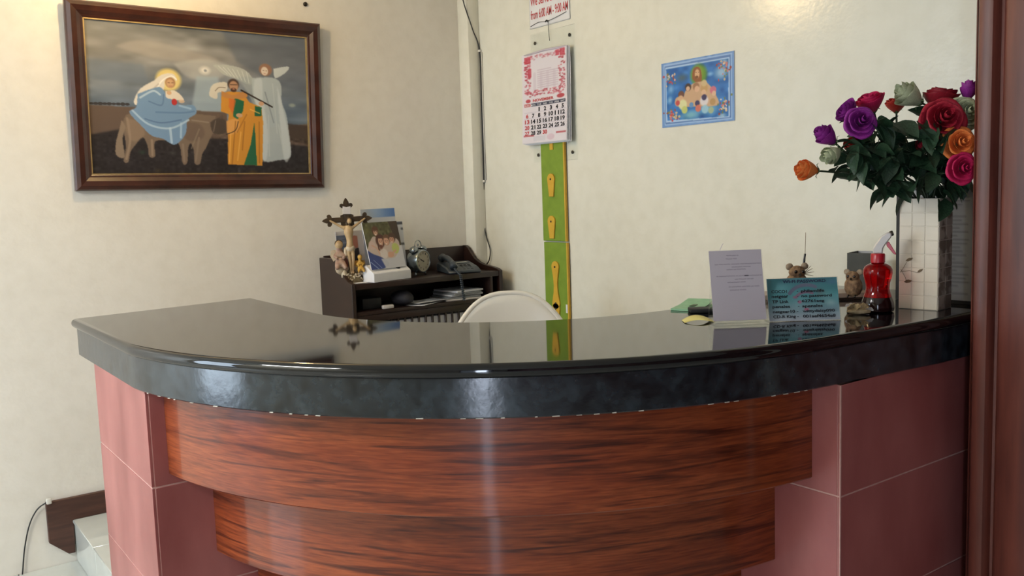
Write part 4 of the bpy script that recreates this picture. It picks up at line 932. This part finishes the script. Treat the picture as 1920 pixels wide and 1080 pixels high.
for sx_, sy_, ex, ey in ((-.18, -.37, -.22, -.42), (.18, -.37, .22, -.42), (-.17, .03, -.20, .11), (.17, .03, .20, .11)):
    obj('leg', tube([(sx_, sy_, .40), ((sx_ + ex) / 2, (sy_ + ey) / 2, .2), (ex, ey, 0)], [.026, .021, .017], 8), M['white'], ch)
for sg_ in (-1, 1):
    obj('armrest', tube(smooth_path([(sg_ * .21, .07, .62), (sg_ * .245, -.05, .63), (sg_ * .25, -.25, .625), (sg_ * .24, -.36, .60), (sg_ * .21, -.38, .41)], 5), .017, 8), M['white'], ch)
wc = tag(obj('slat_gap_backing', box((0, 0, 0), (.20, .74, .13), .004), M['paper']), 'white backing added behind the desk slats to brighten their gaps', 'box'); wc.location = (-3.945, 1.85, .7605)  # white backing, added so the gaps between the slats show bright

# ------------------------------------------------------------------ things on the counter
# green folded booklet, flat black block and yellow note
gA, gB, gC, gD = onz(1261, 581, ZC), onz(1302, 587, ZC), onz(1338, 573, ZC), onz(1298, 569, ZC)
gc = (gA + gB + gC + gD) / 4
gb = thing('green_booklet', 'pale green folded booklet lying on the counter behind the paper stand', 'booklet', (gc.x, gc.y, ZC + .0005), rot_to((gC - gB).to_2d()))
obj('lower_cover', box((-.075, -.042, 0), (.075, .042, .003), .0005, 1), M['mint'], gb)
u_ = obj('upper_cover', prism([(-.075, .0035), (.0, .006), (.075, .016), (.075, .018), (.0, .0085), (-.075, .0055)], -.042, .042, lambda a, b, d: (a, d, b)), M['mint'], gb)
obj('printed_mark', box((-.03, -.012, .0087), (.025, .002, .0095)), M['sepal'], gb)
dw = tag(obj('flat_black_block', box((-.045, -.028, 0), (.045, .028, .012), .003), M['black']), 'small flat black block between the green booklet and the paper stand', 'wallet')
p = onz(1322, 585, ZC); dw.location = (p.x, p.y, ZC + .0005); dw.rotation_euler = (0, 0, .9)
p = onz(1309, 603, ZC); yn = thing('yellow_note', 'yellow curled paper note lying on the black counter', 'note', (p.x, p.y, ZC + .0005), math.radians(YAW) - .02)
V = []; Fc = []; n_ = 14
for s_ in (0, 1):
    for i in range(n_ + 1):
        u = i / n_
        for j in range(4):
            v = j / 3; V.append(((u - .5) * .078, (v - .5) * .05 + .004 * math.sin(u * 6), .0006 + .013 * math.sin(math.pi * u) * (.5 + .5 * v) + .0007 * s_))
m_ = (n_ + 1) * 4
for i in range(n_):
    for j in range(3): a_ = i * 4 + j; Fc.append((a_, a_ + 1, a_ + 5, a_ + 4)); b_ = a_ + m_; Fc.append((b_, b_ + 4, b_ + 5, b_ + 1))
    Fc.append((i * 4, (i + 1) * 4, (i + 1) * 4 + m_, i * 4 + m_)); Fc.append((i * 4 + 3, i * 4 + 3 + m_, (i + 1) * 4 + 3 + m_, (i + 1) * 4 + 3))
obj('paper_sheet', mesh(V, Fc, True), M['ynote'], yn)

# paper and card in leaning acrylic stands
def stand(name, label, cat, bl, br, ytop, lean, foot=.05, foot_x=0.0):
    a = onz(*bl, ZC); b = onz(*br, ZC); w_ = (b - a).to_2d().length; rz = rot_to((b - a).to_2d())
    nrm = Vector((-(b - a).y, (b - a).x, 0)).normalized(); t = math.radians(lean); h_ = .05
    for _ in range(200):
        top = (a + b) / 2 + nrm * (h_ * math.sin(t)) + Vector((0, 0, h_ * math.cos(t)))
        if proj(top)[1] <= ytop: break
        h_ += .002
    th = thing(name, label, cat, (a.x, a.y, ZC + .0005), rz)
    lm = Matrix.Rotation(-t, 4, 'X')
    return th, w_, h_, lm
ps_, w_, h_, lm = stand('paper_notice_stand', 'white paper with faint printed lines in a leaning clear stand on the counter', 'notice stand', (1339, 610), (1438, 606), 469, 14)
def stand_parts(th, w_, h_, lm, m_paper, lip=True):
    pc = obj('acrylic_front', box((-.002, -.002, .0), (w_ + .002, 0, h_), .0004, 1), M['clear'], th); pc.matrix_local = lm
    sh = obj('sheet', box((0, .0004, .010 if lip else .001), (w_, .0016, h_ - .001)), m_paper, th); sh.matrix_local = lm
    obj('acrylic_base', box((-.002, -.012 if lip else 0, 0), (w_ + .002, .055, .0022), .0005, 1), M['clear'], th)
    if lip: obj('acrylic_lip', box((-.002, -.012, .0022), (w_ + .002, -.010, .011), .0004, 1), M['clear'], th)
    bk = obj('acrylic_back', box((0, .003, .0), (w_, .005, h_ * .55), .0004, 1), M['clear'], th); bk.matrix_local = Matrix.Translation((0, .052, .0022)) @ Matrix.Rotation(math.radians(12), 4, 'X')
    return sh
sh = stand_parts(ps_, w_, h_, lm, M['lilac'])
# unreadably faint lines of handwriting-sized print
rg = random.Random(4); P = Print(120, 170, None, (186, 178, 187))
for y_, x0_, x1_ in ((12, 40, 66), (20, 38, 62), (33, 12, 116), (40, 50, 92), (46, 38, 80), (62, 14, 116), (70, 55, 96), (77, 38, 78), (88, 40, 108), (96, 42, 78)):
    xx = x0_
    while xx < x1_:
        l_ = rg.uniform(3, 9); P.line([(xx, y_ + rg.uniform(-.4, .4)), (min(x1_, xx + l_), y_)], 1.7, (128, 118, 130), .75); xx += l_ + rg.uniform(1, 3)
P.line([(78, 62), (85, 62)], 2.6, (50, 46, 54), .9)
obj('printed_face', P.mesh(w_, h_ - .012, -.0001, 0, .010), M['print'], sh)
tw = obj('paper_curl', tube([(w_ * .22, .003, h_), (w_ * .26, .002, h_ + .012), (w_ * .29, .001, h_ + .018)], .0008, 5), M['lilac'], sh)

wf, w_, h_, lm = stand('wifi_card_stand', 'teal password card with black lettering in a leaning stand on the counter', 'card stand', (1443, 604), (1576, 600), 521, 16)
P = Print(150, 100, [(30, 90), (1530, 65), (1580, 965), (70, 990)])
P.grad([(0, (66, 116, 126)), (.4, (74, 136, 142)), (.7, (110, 142, 152)), (1, (164, 170, 182))]); P.noise((30, 22), 7, 3)
P.poly([(30, 90), (300, 90), (120, 500), (60, 600)], (52, 108, 112), .6, 10); P.ell(1300, 520, 200, 230, (120, 160, 164), .5, .8); P.ell(1380, 600, 140, 90, (176, 196, 200), .4, .9); P.ell(1150, 380, 140, 140, (96, 104, 108), .5, .9); P.ell(1420, 160, 160, 90, (84, 112, 150), .5, .9)
for R_, wd_, c_ in ((430, 75, (104, 100, 122)), (270, 62, (130, 96, 118))):
    P.line([(870 + R_ * math.cos(t), 620 + R_ * .92 * math.sin(t)) for t in np.linspace(math.radians(-146), math.radians(-64), 16)], wd_, c_, .85)
P.ell(720, 580, 52, 48, (168, 92, 122), .8, .5); P.ell(860, 735, 66, 40, (176, 86, 110), .8, .5); P.ell(610, 480, 44, 40, (150, 90, 116), .7, .6)
shw = stand_parts(wf, w_, h_, lm, M['paper'], False)
obj('printed_face', P.mesh(w_, h_ - .002, -.0001, 0, .001), M['print'], shw)
CHh = h_ - .002
rows_ = [('COCO1', 'philamlife'), ('netgear', 'no password'), ('TP Link', '62761aeg'), ('penales', 'apenales'), ('netgear10 -', 'wittydaisy090'), ('CD-R King -', '001aef4654e8')]
wl = [.22, .235, .235, .25, .36, .36]; wr = [.33, .43, .32, .29, .455, .46]
for i, (a_, b_) in enumerate(rows_):
    zz = .001 + CHh * (.655 - i * .118); hh = CHh * .072
    dsc = any(c_ in 'gpqy' for c_ in a_); text(shw, a_, w_ * .055, zz - (hh * .22 if dsc else 0), w_ * wl[i], hh * (1.22 if dsc else 1), M['ink'], -.0012, .025)
    dsc = any(c_ in 'gpqy' for c_ in b_); text(shw, b_, w_ * .475, zz - (hh * .22 if dsc else 0), w_ * wr[i], hh * (1.22 if dsc else 1), M['ink'], -.0012, .025)
    if i < 4: text(shw, '-', w_ * .415, zz + hh * .35, w_ * .02, hh * .14, M['ink'], -.0012, .01)
text(shw, 'WI-FI PASSWORD', w_ * .225, .001 + CHh * .885, w_ * .61, CHh * .075, M['navy'], -.0012, .03)

# tray behind the cards
tA = onz(1432, 567, ZC); tB = onz(1636, 561, ZC); tl = (tB - tA).to_2d().length; tr = rot_to((tB - tA).to_2d())
ty = thing('wooden_tray', 'flat pale wooden board lying behind the cards on the counter', 'board', (tA.x, tA.y, ZC + .0005), tr)
obj('board', box((0, 0, .006), (tl, .115, .020), .001, 1), M['tray'], ty); obj('dark_base', box((.004, .004, 0), (tl - .004, .111, .006)), M['desk'], ty)

# two little fibre owls
def owl(name, label, px, py, h_, turn, twigs):
    p = onz(px, py, ZC + .0205); o = thing(name, label, 'figurine', (p.x, p.y, ZC + .0208), facing(p.x, p.y) + turn, 'fibre owl figurines')
    s = h_ / .078
    obj('body', ellipsoid((0, 0, .030 * s), (.025 * s, .022 * s, .030 * s), 3, .035, 3), M['owl'], o)
    hd = obj('head', ellipsoid((-.001 * s, -.004 * s, .058 * s), (.019 * s, .017 * s, .016 * s), 3, .03, 4), M['owl'], o)
    for sg_ in (-1, 1):
        e_ = obj('ear', ellipsoid((sg_ * .018 * s, -.001, .071 * s), (.0095 * s, .004 * s, .0085 * s), 2, .05, 5 + sg_), M['owlear'], hd)
        obj('eye', ellipsoid((sg_ * .0085 * s, -.0185 * s, .060 * s), (.0042 * s, .003 * s, .0042 * s), 2), M['eye'], hd)
    obj('beak', lathe([(.004 * s, 0), (.0025 * s, .005 * s), (.0004, .010 * s)], 8, Matrix.Translation((0, -.018 * s, .054 * s)) @ Matrix.Rotation(math.radians(110), 4, 'X')), M['eye'], hd)
    for sg_ in (-1, 1): obj('foot', tube([(sg_ * .009 * s, -.006 * s, .010 * s), (sg_ * .010 * s, -.018 * s, .0012)], [.003 * s, .0022 * s], 6), M['eye'], o)
    if twigs:
        obj('twig', tube(smooth_path([(.016 * s, .004, .058 * s), (.019 * s, .004, .085 * s), (.021 * s, .004, .100 * s)], 4), [.0035] * 5 + [.003] * 4, 6), M['eye'], o)
        obj('thin_wire', tube([(.021 * s, .004, .098 * s), (.0225 * s, .004, .150 * s)], .0009, 5), M['owlear'], o)
        for k, (dx_, dz_) in enumerate(((.016, .012), (.020, .004), (.018, -.006), (.012, .018))):
            obj('whisker', tube([(.012 * s, -.010, .054 * s), ((.018 + dx_) * s, -.012, (.054 + dz_) * s)], [.0014, .0006], 5), M['owl'], o)
    return o
owl('owl_figurine', 'brown fibre owl figurine with a tall twig, half hidden behind teal card', 1494, 556, .098, .35, True)
owl('owl_figurine', 'brown fibre owl figurine standing between teal card and red spray bottle', 1600, 557, .080, -.35, False)

# grey card box with slips of paper
p = onz(1590, 553, ZC); gx = thing('grey_card_box', 'dark grey open card box holding white slips behind the owl', 'box', (p.x - .002, p.y - .003, ZC + .0005), math.radians(YAW) - .70)
bw_, bd_, bh_, t_ = .078, .095, .132, .0025
obj('front_side', box((0, 0, 0), (bw_, t_, bh_)), M['greybox'], gx); obj('back_side', box((0, bd_ - t_, 0), (bw_, bd_, bh_)), M['greyin'], gx)
obj('left_side', box((0, t_, 0), (t_, bd_ - t_, bh_)), M['greybox'], gx); obj('right_side', box((bw_ - t_, t_, 0), (bw_, bd_ - t_, bh_)), M['greybox'], gx)
obj('bottom', box((t_, t_, 0), (bw_ - t_, bd_ - t_, .003)), M['greybox'], gx)
for k in range(4):
    o = tag(obj('paper_slip', box((0, 0, 0), (.05, .0012, .118)), M['paper']), ('frontmost white slip standing in the grey card box', 'second white slip from the front in the grey card box', 'third white slip from the front in the grey card box', 'rearmost white slip standing in the grey card box')[k], 'paper', 'slips in the grey card box')
    o.matrix_world = Matrix.Translation((p.x - .002, p.y - .003, ZC + .004)) @ Matrix.Rotation(math.radians(YAW) - .70, 4, 'Z') @ Matrix.Translation((.014, .022 + k * .016, 0)) @ Matrix.Rotation(math.radians(-3 + k), 4, 'X')

# spray bottle
p = onz(1655, 584, ZC); sb = thing('spray_bottle', 'red spray bottle with white trigger head beside the vase', 'bottle', (p.x - .012, p.y - .006, ZC + .0005), facing(p.x, p.y))
obj('bottle_base', lathe([(.036, 0), (.042, .003), (.0435, .012), (.041, .026), (.0365, .040)], 32), M['dkliq'], sb)
obj('bottle_body', lathe([(.0363, .0405), (.032, .054), (.0302, .064), (.0315, .078), (.0355, .092), (.0380, .104), (.0375, .114), (.033, .123), (.024, .129), (.0165, .132)], 32), M['redliq'], sb)
obj('collar', lathe([(.0165, .1325), (.0185, .134), (.0185, .155), (.0165, .158)], 24), M['redpl'], sb)
hd = obj('trigger_head', prism([(-.012, .158), (.012, .158), (.013, .172), (.020, .184), (.034, .203), (.034, .213), (.024, .216), (.008, .205), (-.006, .184), (-.013, .172)], -.011, .011, lambda a, b, d: (a, d, b), .003), M['wplast'], sb)
obj('nozzle', lathe([(.006, 0), (.007, .002), (.007, .009), (.003, .010)], 12, Matrix.Translation((.029, 0, .210)) @ Matrix.Rotation(math.radians(70), 4, 'Y')), M['screw'], hd)
obj('trigger', prism([(.020, .186), (.027, .190), (.034, .178), (.044, .160), (.046, .155), (.040, .156), (.030, .168), (.022, .178)], -.006, .006, lambda a, b, d: (a, d, b), .001), M['redpl'], hd)

# shell cluster
p = onz(1613, 590, ZC); sc_ = thing('seashell_cluster', 'rough tan seashell cluster in front of the spray bottle', 'seashell', (p.x - .008, p.y + .004, ZC + .0005), facing(p.x, p.y))
rg = random.Random(2)
obj('rock_base', ellipsoid((0, 0, .008), (.030, .018, .009), 3, .10, 9), M['shell'], sc_)
for k in range(9):
    a = rg.uniform(0, 6.28); r_ = rg.uniform(.004, .026); s = rg.uniform(.006, .011)
    n_s = 9; V = [(0, 0, 0)]; Fc = []
    for i in range(n_s): t = -1.3 + 2.6 * i / (n_s - 1); rr_ = s * 1.8 * (1 + .10 * (i % 2)); V.append((rr_ * math.sin(t), -.15 * s + .35 * s * (i % 2) * .4, rr_ * math.cos(t) * .85))
    V += [(v[0], v[1] + .0025, v[2]) for v in V]
    for i in range(1, n_s): Fc.append((0, i, i + 1)); Fc.append((n_s + 1, n_s + 2 + i, n_s + 1 + i)); Fc.append((i, n_s + 1 + i, n_s + 2 + i, i + 1))
    o = obj('shell_piece', mesh(V, Fc, False), M['shell'] if k % 3 else M['wplast'], sc_); o.location = (r_ * 1.1 * math.cos(a), r_ * .55 * math.sin(a), .010 + rg.uniform(0, .005)); o.rotation_euler = (rg.uniform(-.7, .5), rg.uniform(-.6, .6), rg.uniform(-1, 1))

# ceramic vase
vA, vB, vC_ = onz(1685, 578, ZC), onz(1758, 583, ZC), onz(1790, 576, ZC)
vr = rot_to((vB - vA).to_2d()); vw = (vB - vA).to_2d().length; vd = .092
top_ = ZC + .2
while proj((vB.x, vB.y, top_))[1] > 373: top_ += .002
vh = top_ - ZC
va = thing('ceramic_vase', 'tall square cream ceramic vase with tiled relief and brown leaf motif', 'vase', (vA.x, vA.y, ZC + .0005), vr)
bm = bmesh.new()
for lo, hi in (((0, 0, 0), (vw, .005, vh)), ((0, vd - .005, 0), (vw, vd, vh)), ((0, .005, 0), (.005, vd - .005, vh)), ((vw - .005, .005, 0), (vw, vd - .005, vh)), ((.005, .005, 0), (vw - .005, vd - .005, .006))):
    bm.from_mesh(box(lo, hi))
obj('vase_body', bm_mesh(bm), M['vase'], va)
NC, NR = 3, 8
for i in range(NC):
    for j in range(NR):
        x0_, x1_ = vw * i / NC + .0012, vw * (i + 1) / NC - .0012; z0_, z1_ = vh * j / NR + .0012, vh * (j + 1) / NR - .0012
        obj('relief_tile', box((x0_, -.0014, z0_), (x1_, .0006, z1_), .0006, 1), M['vase'], va)
for i in range(2):
    for j in range(NR):
        y0_, y1_ = vd * i / 2 + .0012, vd * (i + 1) / 2 - .0012; z0_, z1_ = vh * j / NR + .0012, vh * (j + 1) / NR - .0012
        obj('relief_tile', box((vw, y0_, z0_), (vw + .002, y1_, z1_), .0012, 1), M['vase2'], va)
def motif_leaf(x_, z_, a, s):
    pts = [(0, 0), (.010, .006), (.020, .007), (.032, .002), (.036, 0), (.026, -.006), (.010, -.006)]
    return prism([(x_ + s * (u * math.cos(a) - v * math.sin(a)), z_ + s * (u * math.sin(a) + v * math.cos(a))) for u, v in pts], -.0016, -.0022, lambda a_, b_, d: (a_, d, b_))
ms = [motif_leaf(.018, vh * .435, .45, .62), motif_leaf(.050, vh * .335, .6, .52), motif_leaf(.014, vh * .245, .2, .66)]
ms += [tube([(.004, -.0018, vh * .33), (.014, -.003, vh * .38), (.022, -.003, vh * .43)], .0005, 4), tube([(.004, -.0018, vh * .34), (.03, -.003, vh * .35), (.052, -.003, vh * .335)], .0005, 4), tube([(.006, -.003, vh * .36), (.018, -.003, vh * .29), (.022, -.003, vh * .25)], .0005, 4)]
obj('leaf_motif', join_meshes(ms, False), M['vmotif'], va)

# framed notice behind the vase
nx = ony(1679, 560, 2.50); nx1 = ony(1832, 560, 2.50)
nf_ = thing('framed_notice', 'grey printed notice in a black frame standing behind the vase', 'notice', (nx.x, 2.50, ZC + .0005), .02)
nw = nx1.x - nx.x; nh = vh * 1.10
obj('frame_bar', box((0, 0, 0), (.012, .012, nh)), M['black'], nf_); obj('frame_bar', box((nw - .012, 0, 0), (nw, .012, nh)), M['black'], nf_)
obj('frame_bar', box((.012, 0, nh - .010), (nw - .012, .012, nh)), M['black'], nf_); obj('frame_bar', box((.012, 0, 0), (nw - .012, .012, .010)), M['black'], nf_)
P = Print(60, 90, None, (150, 152, 154)); rg = random.Random(6)
for k in range(26): P.line([(4, 6 + k * 3.1), (rg.uniform(40, 57), 6 + k * 3.1)], 1.3, (112, 114, 117), .8)
obj('notice_sheet', P.mesh(nw - .024, nh - .02, .004, .012, .010), M['print'], nf_)
obj('notice_backing', box((.012, .0045, .010), (nw - .012, .010, nh - .010)), M['greybox'], nf_)

# ------------------------------------------------------------------ roses
COL = {'crimson': ('8c1628', 'b0283c'), 'darkred': ('741020', '981a2a'), 'pink': ('ae1748', 'd02a62'), 'purple': ('6a1a70', '9a3094'), 'orange': ('e2702e', 'f79a56'), 'cream': ('a6b08e', 'ccd2b0'), 'scarlet': ('a3241f', 'c63f30')}
for k_, (a_, b_) in COL.items(): M['p_' + k_] = mat('petal_' + k_, a_, b_, .55, scale=25, detail=3, spec=.3)
def petal_mesh(r0, r1, h, span, curl, flare, wav=.0):
    nu, nv = 8, 9; V = []; Fc = []
    for j in range(nv + 1):
        v = math.sin(j / nv * HP); wd = span * (.45 + .55 * math.sin(min(1, v * 1.6) * HP)) * (1 if v < .5 else max(.30, 1 - ((v - .5) / .5) ** 5) ** .5)
        rad = r0 + (r1 - r0) * math.sin(v * HP) + flare * max(0, v - .6) ** 2 * 6; z = h * (v - curl * max(0, v - .72) ** 2 * 5)
        for i in range(nu + 1):
            u = i / nu * 2 - 1; a = u * wd / 2; rr_ = rad * (1 - .06 * u * u) + wav * math.sin(u * 5 + j); V.append((rr_ * math.cos(a), rr_ * math.sin(a), z - .04 * h * u * u * v))
    for j in range(nv):
        for i in range(nu): a_ = j * (nu + 1) + i; Fc.append((a_, a_ + 1, a_ + nu + 2, a_ + nu + 1))
    return mesh(V, Fc, True)
TIERS_OPEN = [(3, .02, .16, .95, 3.2, 0, -.03, .35), (3, .05, .30, .95, 2.5, .1, .01, .28), (4, .06, .47, .90, 2.0, .35, .05, .18), (5, .07, .66, .80, 1.9, .6, .10, .06), (5, .08, .88, .64, 1.9, .9, .12, -.06)]
TIERS_CUP = [(3, .03, .30, 1.00, 3.2, 0, -.03, .10), (3, .08, .50, 1.02, 2.8, 0, -.02, .06), (4, .10, .68, 1.02, 2.5, .1, .0, .02), (5, .12, .84, .98, 2.4, .2, .03, -.04)]
TIERS_BUD = [(3, .03, .24, 1.25, 3.0, 0, -.04, .35), (3, .08, .42, 1.30, 2.5, 0, -.02, .22), (4, .10, .56, 1.26, 2.4, .1, .0, .10), (4, .12, .68, 1.15, 2.3, .2, .02, 0)]
PM = {}
def petals(kind, col):
    if (kind, col) not in PM:
        L_ = []
        for (n, r0, r1, h, span, curl, flare, zo) in {'open': TIERS_OPEN, 'bud': TIERS_BUD, 'cup': TIERS_CUP}[kind]:
            me = petal_mesh(r0, r1, h, span, curl, flare, .012); me.materials.append(M['p_' + col]); L_.append((n, me, zo))
        PM[(kind, col)] = L_
    return PM[(kind, col)]
def leaf_me(seed):
    rg = random.Random(seed); n = 8; V = []; Fc = []
    for i in range(n + 1):
        t = i / n; w_ = .30 * math.sin(math.pi * t ** .75) ** .9 + .0; sag = -.22 * t * t; tw_ = .1 * math.sin(t * 5 + seed)
        for s_, k in ((-1, 1), (-.5, .5), (0, 0), (.5, .5), (1, 1)): V.append((t, s_ * w_ * (1 + .06 * (i % 2) * abs(s_)), sag + k * .10 * w_ / .3 + tw_ * s_ * w_))
    for i in range(n):
        for j in range(4): a_ = i * 5 + j; Fc.append((a_, a_ + 5, a_ + 6, a_ + 1))
    me = mesh(V, Fc, True); me.materials.append(M['leaf']); return me
LEAF = [leaf_me(k) for k in range(4)]
def sepal_me():
    mes = []
    mes.append(lathe([(.05, -.12), (.14, -.06), (.22, .02), (.20, .06)], 12))
    for k in range(5):
        a = k * 2 * math.pi / 5; V = []; Fc = []
        for i in range(6):
            t = i / 5; rr_ = .18 + .34 * t; z = .02 + .28 * t - .5 * max(0, t - .6); w_ = .10 * (1 - t) + .012
            for s_ in (-1, 0, 1): V.append((rr_ * math.cos(a) - s_ * w_ * math.sin(a), rr_ * math.sin(a) + s_ * w_ * math.cos(a), z))
        for i in range(5):
            for j in range(2): b_ = i * 3 + j; Fc.append((b_, b_ + 3, b_ + 4, b_ + 1))
        mes.append(mesh(V, Fc, True))
    me = join_meshes(mes); me.materials.append(M['sepal']); return me
SEP = sepal_me()
vc = Vector((vA.x, vA.y, 0)) + Matrix.Rotation(vr, 3, 'Z') @ Vector((vw / 2, vd / 2, 0)); vtop = ZC + vh
rl = random.Random(17)
def rose(label, px, py, rpx, depth, col, kind, aim, nleaf=3):
    """aim: (right, up, toward camera) direction the bloom opens to"""
    pos = atd(px, py, depth); R_ = rpx / FPX * depth
    ax_ = (CR * aim[0] + CU * aim[1] - CF * aim[2]).normalized()
    mouth = Vector((vc.x + rl.uniform(-.03, .03), vc.y + rl.uniform(-.025, .025), vtop - .01))
    foot_ = Vector((vc.x + (vc.x - mouth.x) * .6, vc.y + (vc.y - mouth.y) * .6, ZC + .03))
    t = thing('rose', label, 'flower', foot_, 0, 'roses in the square vase')
    loc = lambda v: v - foot_
    q_ = ax_.to_track_quat('Z', 'Y'); sc = R_ / {'open': .84, 'bud': .68, 'cup': .84}[kind]
    base = pos - ax_ * (sc * {'open': .30, 'bud': .55, 'cup': .45}[kind])
    for ti, (n, me, zo) in enumerate(petals(kind, col)):
        for k in range(n):
            o = obj('petal', me, None, t); a = k * 2 * math.pi / n + ti * .9
            s_ = sc * rl.uniform(.94, 1.05)
            o.matrix_local = Matrix.Translation(loc(base)) @ q_.to_matrix().to_4x4() @ Matrix.Rotation(a, 4, 'Z') @ Matrix.Translation((0, 0, zo * sc)) @ Matrix.Diagonal((s_, s_, s_, 1))
    o = obj('sepals', SEP, None, t); o.matrix_local = Matrix.Translation(loc(base)) @ q_.to_matrix().to_4x4() @ Matrix.Diagonal((sc, sc, sc, 1))
    mid = mouth.lerp(base, .5) + Vector((0, 0, .03)); near = base - ax_ * .05
    path = smooth_path([foot_, mouth, mid * .5 + near * .5, near, base], 6)
    obj('stem', tube([loc(v) for v in path], .0028, 6), M['stem'], t)
    for k in range(nleaf):
        i = int(len(path) * rl.uniform(.36, .86)); a = path[i]
        d = Vector((rl.uniform(-1, 1), rl.uniform(-1, .6), rl.uniform(-.5, .5))).normalized()
        put_leaf(t, loc(a), d, rl.uniform(.045, .07))
    return t, path, foot_
def put_leaf(t, at, d, ln):
    o = obj('leaf', LEAF[rl.randrange(4)], None, t); q_ = d.to_track_quat('X', 'Z')
    o.matrix_local = Matrix.Translation(at) @ q_.to_matrix().to_4x4() @ Matrix.Rotation(rl.uniform(-.9, .9), 4, 'X') @ Matrix.Diagonal((ln, ln, ln, 1))
RS = [('large crimson rose facing the viewer near the wooden frame', 1766, 226, 37, 2.40, 'crimson', 'open', (-.15, .15, 1), 4),
      ('dark red rose behind and above the large crimson one', 1762, 190, 33, 2.50, 'darkred', 'cup', (.05, 1, .25), 3),
      ('pale green rose bud at the top between red roses', 1711, 183, 24, 2.50, 'cream', 'bud', (-.9, .5, .1), 4),
      ('pale green open rose beside the wooden frame', 1808, 214, 29, 2.42, 'cream', 'open', (-.05, .1, 1), 3),
      ('small purple rose at the very top beside the wooden frame', 1815, 176, 17, 2.47, 'purple', 'bud', (.1, 1, .2), 1),
      ('orange open rose low beside the wooden frame', 1797, 270, 29, 2.38, 'orange', 'open', (-.05, .05, 1), 3),
      ('magenta pink rose lowest beside the wooden frame', 1802, 316, 26, 2.36, 'pink', 'open', (0, -.05, 1), 3),
      ('purple open rose at the upper left of the bouquet', 1613, 230, 27, 2.40, 'purple', 'open', (-.1, .1, 1), 4),
      ('purple rose turned away behind the open purple one', 1592, 212, 24, 2.47, 'purple', 'cup', (-1, .6, .3), 3),
      ('magenta red rose above the purple ones at upper left', 1634, 196, 27, 2.50, 'pink', 'cup', (-.5, 1, .35), 4),
      ('small scarlet rose behind between magenta rose and pale bud', 1680, 200, 20, 2.56, 'scarlet', 'cup', (-.2, 1, .3), 3),
      ('purple rose bud hanging out at the left of the bouquet', 1554, 259, 20, 2.42, 'purple', 'bud', (-.8, .55, .2), 2),
      ('pale green rose bud drooping below the purple bud', 1564, 287, 18, 2.40, 'cream', 'bud', (-.85, -.5, .3), 3),
      ('orange rose bud on a long stem sticking out furthest left', 1519, 319, 20, 2.42, 'orange', 'bud', (-1, .05, .25), 2),
      ('small dark scarlet rose half hidden by leaves at the left', 1597, 275, 14, 2.46, 'scarlet', 'bud', (-.5, .3, .8), 3),
      ('small dark red rose bud hidden among the leaves in the middle', 1725, 276, 12, 2.44, 'crimson', 'bud', (0, .4, .9), 4),
      ('small scarlet bud beside the orange open rose', 1767, 276, 11, 2.42, 'scarlet', 'bud', (-.2, .5, .8), 3)]
built = [rose(*r_) for r_ in RS]
# the dark mass of leaves in the middle of the bouquet: each leaf grows on the nearest stem
spots = []
for _ in range(175):
    u = rl.random(); v = rl.random()
    px = 1600 + 215 * u; top = 232 if px > 1630 else 262; bot = 365 if px > 1660 else 340 - (1660 - px) * .1
    spots.append((px, top + (bot - top) * v))
spots += [(1640, 372), (1668, 365), (1690, 378), (1650, 350), (1625, 340), (1785, 372), (1775, 360), (1770, 390), (1700, 350), (1735, 360), (1640, 310), (1612, 322), (1590, 330), (1575, 322), (1820, 345), (1800, 350)]
for (px, py) in spots:
    dep = 2.37 + rl.random() * .16; a = atd(px, py, dep)
    best = min(built, key=lambda b: min((v - a).length for v in b[1][8:])); t, path, ft = best
    sv = min(path[8:], key=lambda v: (v - a).length); d = a - sv
    ln = rl.uniform(.055, .085)
    dd = (d.normalized() * .6 + Vector((rl.uniform(-1, 1), rl.uniform(-1, .4), rl.uniform(-.9, .3))).normalized()).normalized()
    put_leaf(t, a - ft - dd * ln * .5, dd, ln)
    if d.length > .03: obj('leaf_stalk', tube([sv - ft, (sv + a) / 2 - ft + Vector((0, 0, .004)), a - ft - dd * ln * .5], .0011, 4), M['stem'], t)
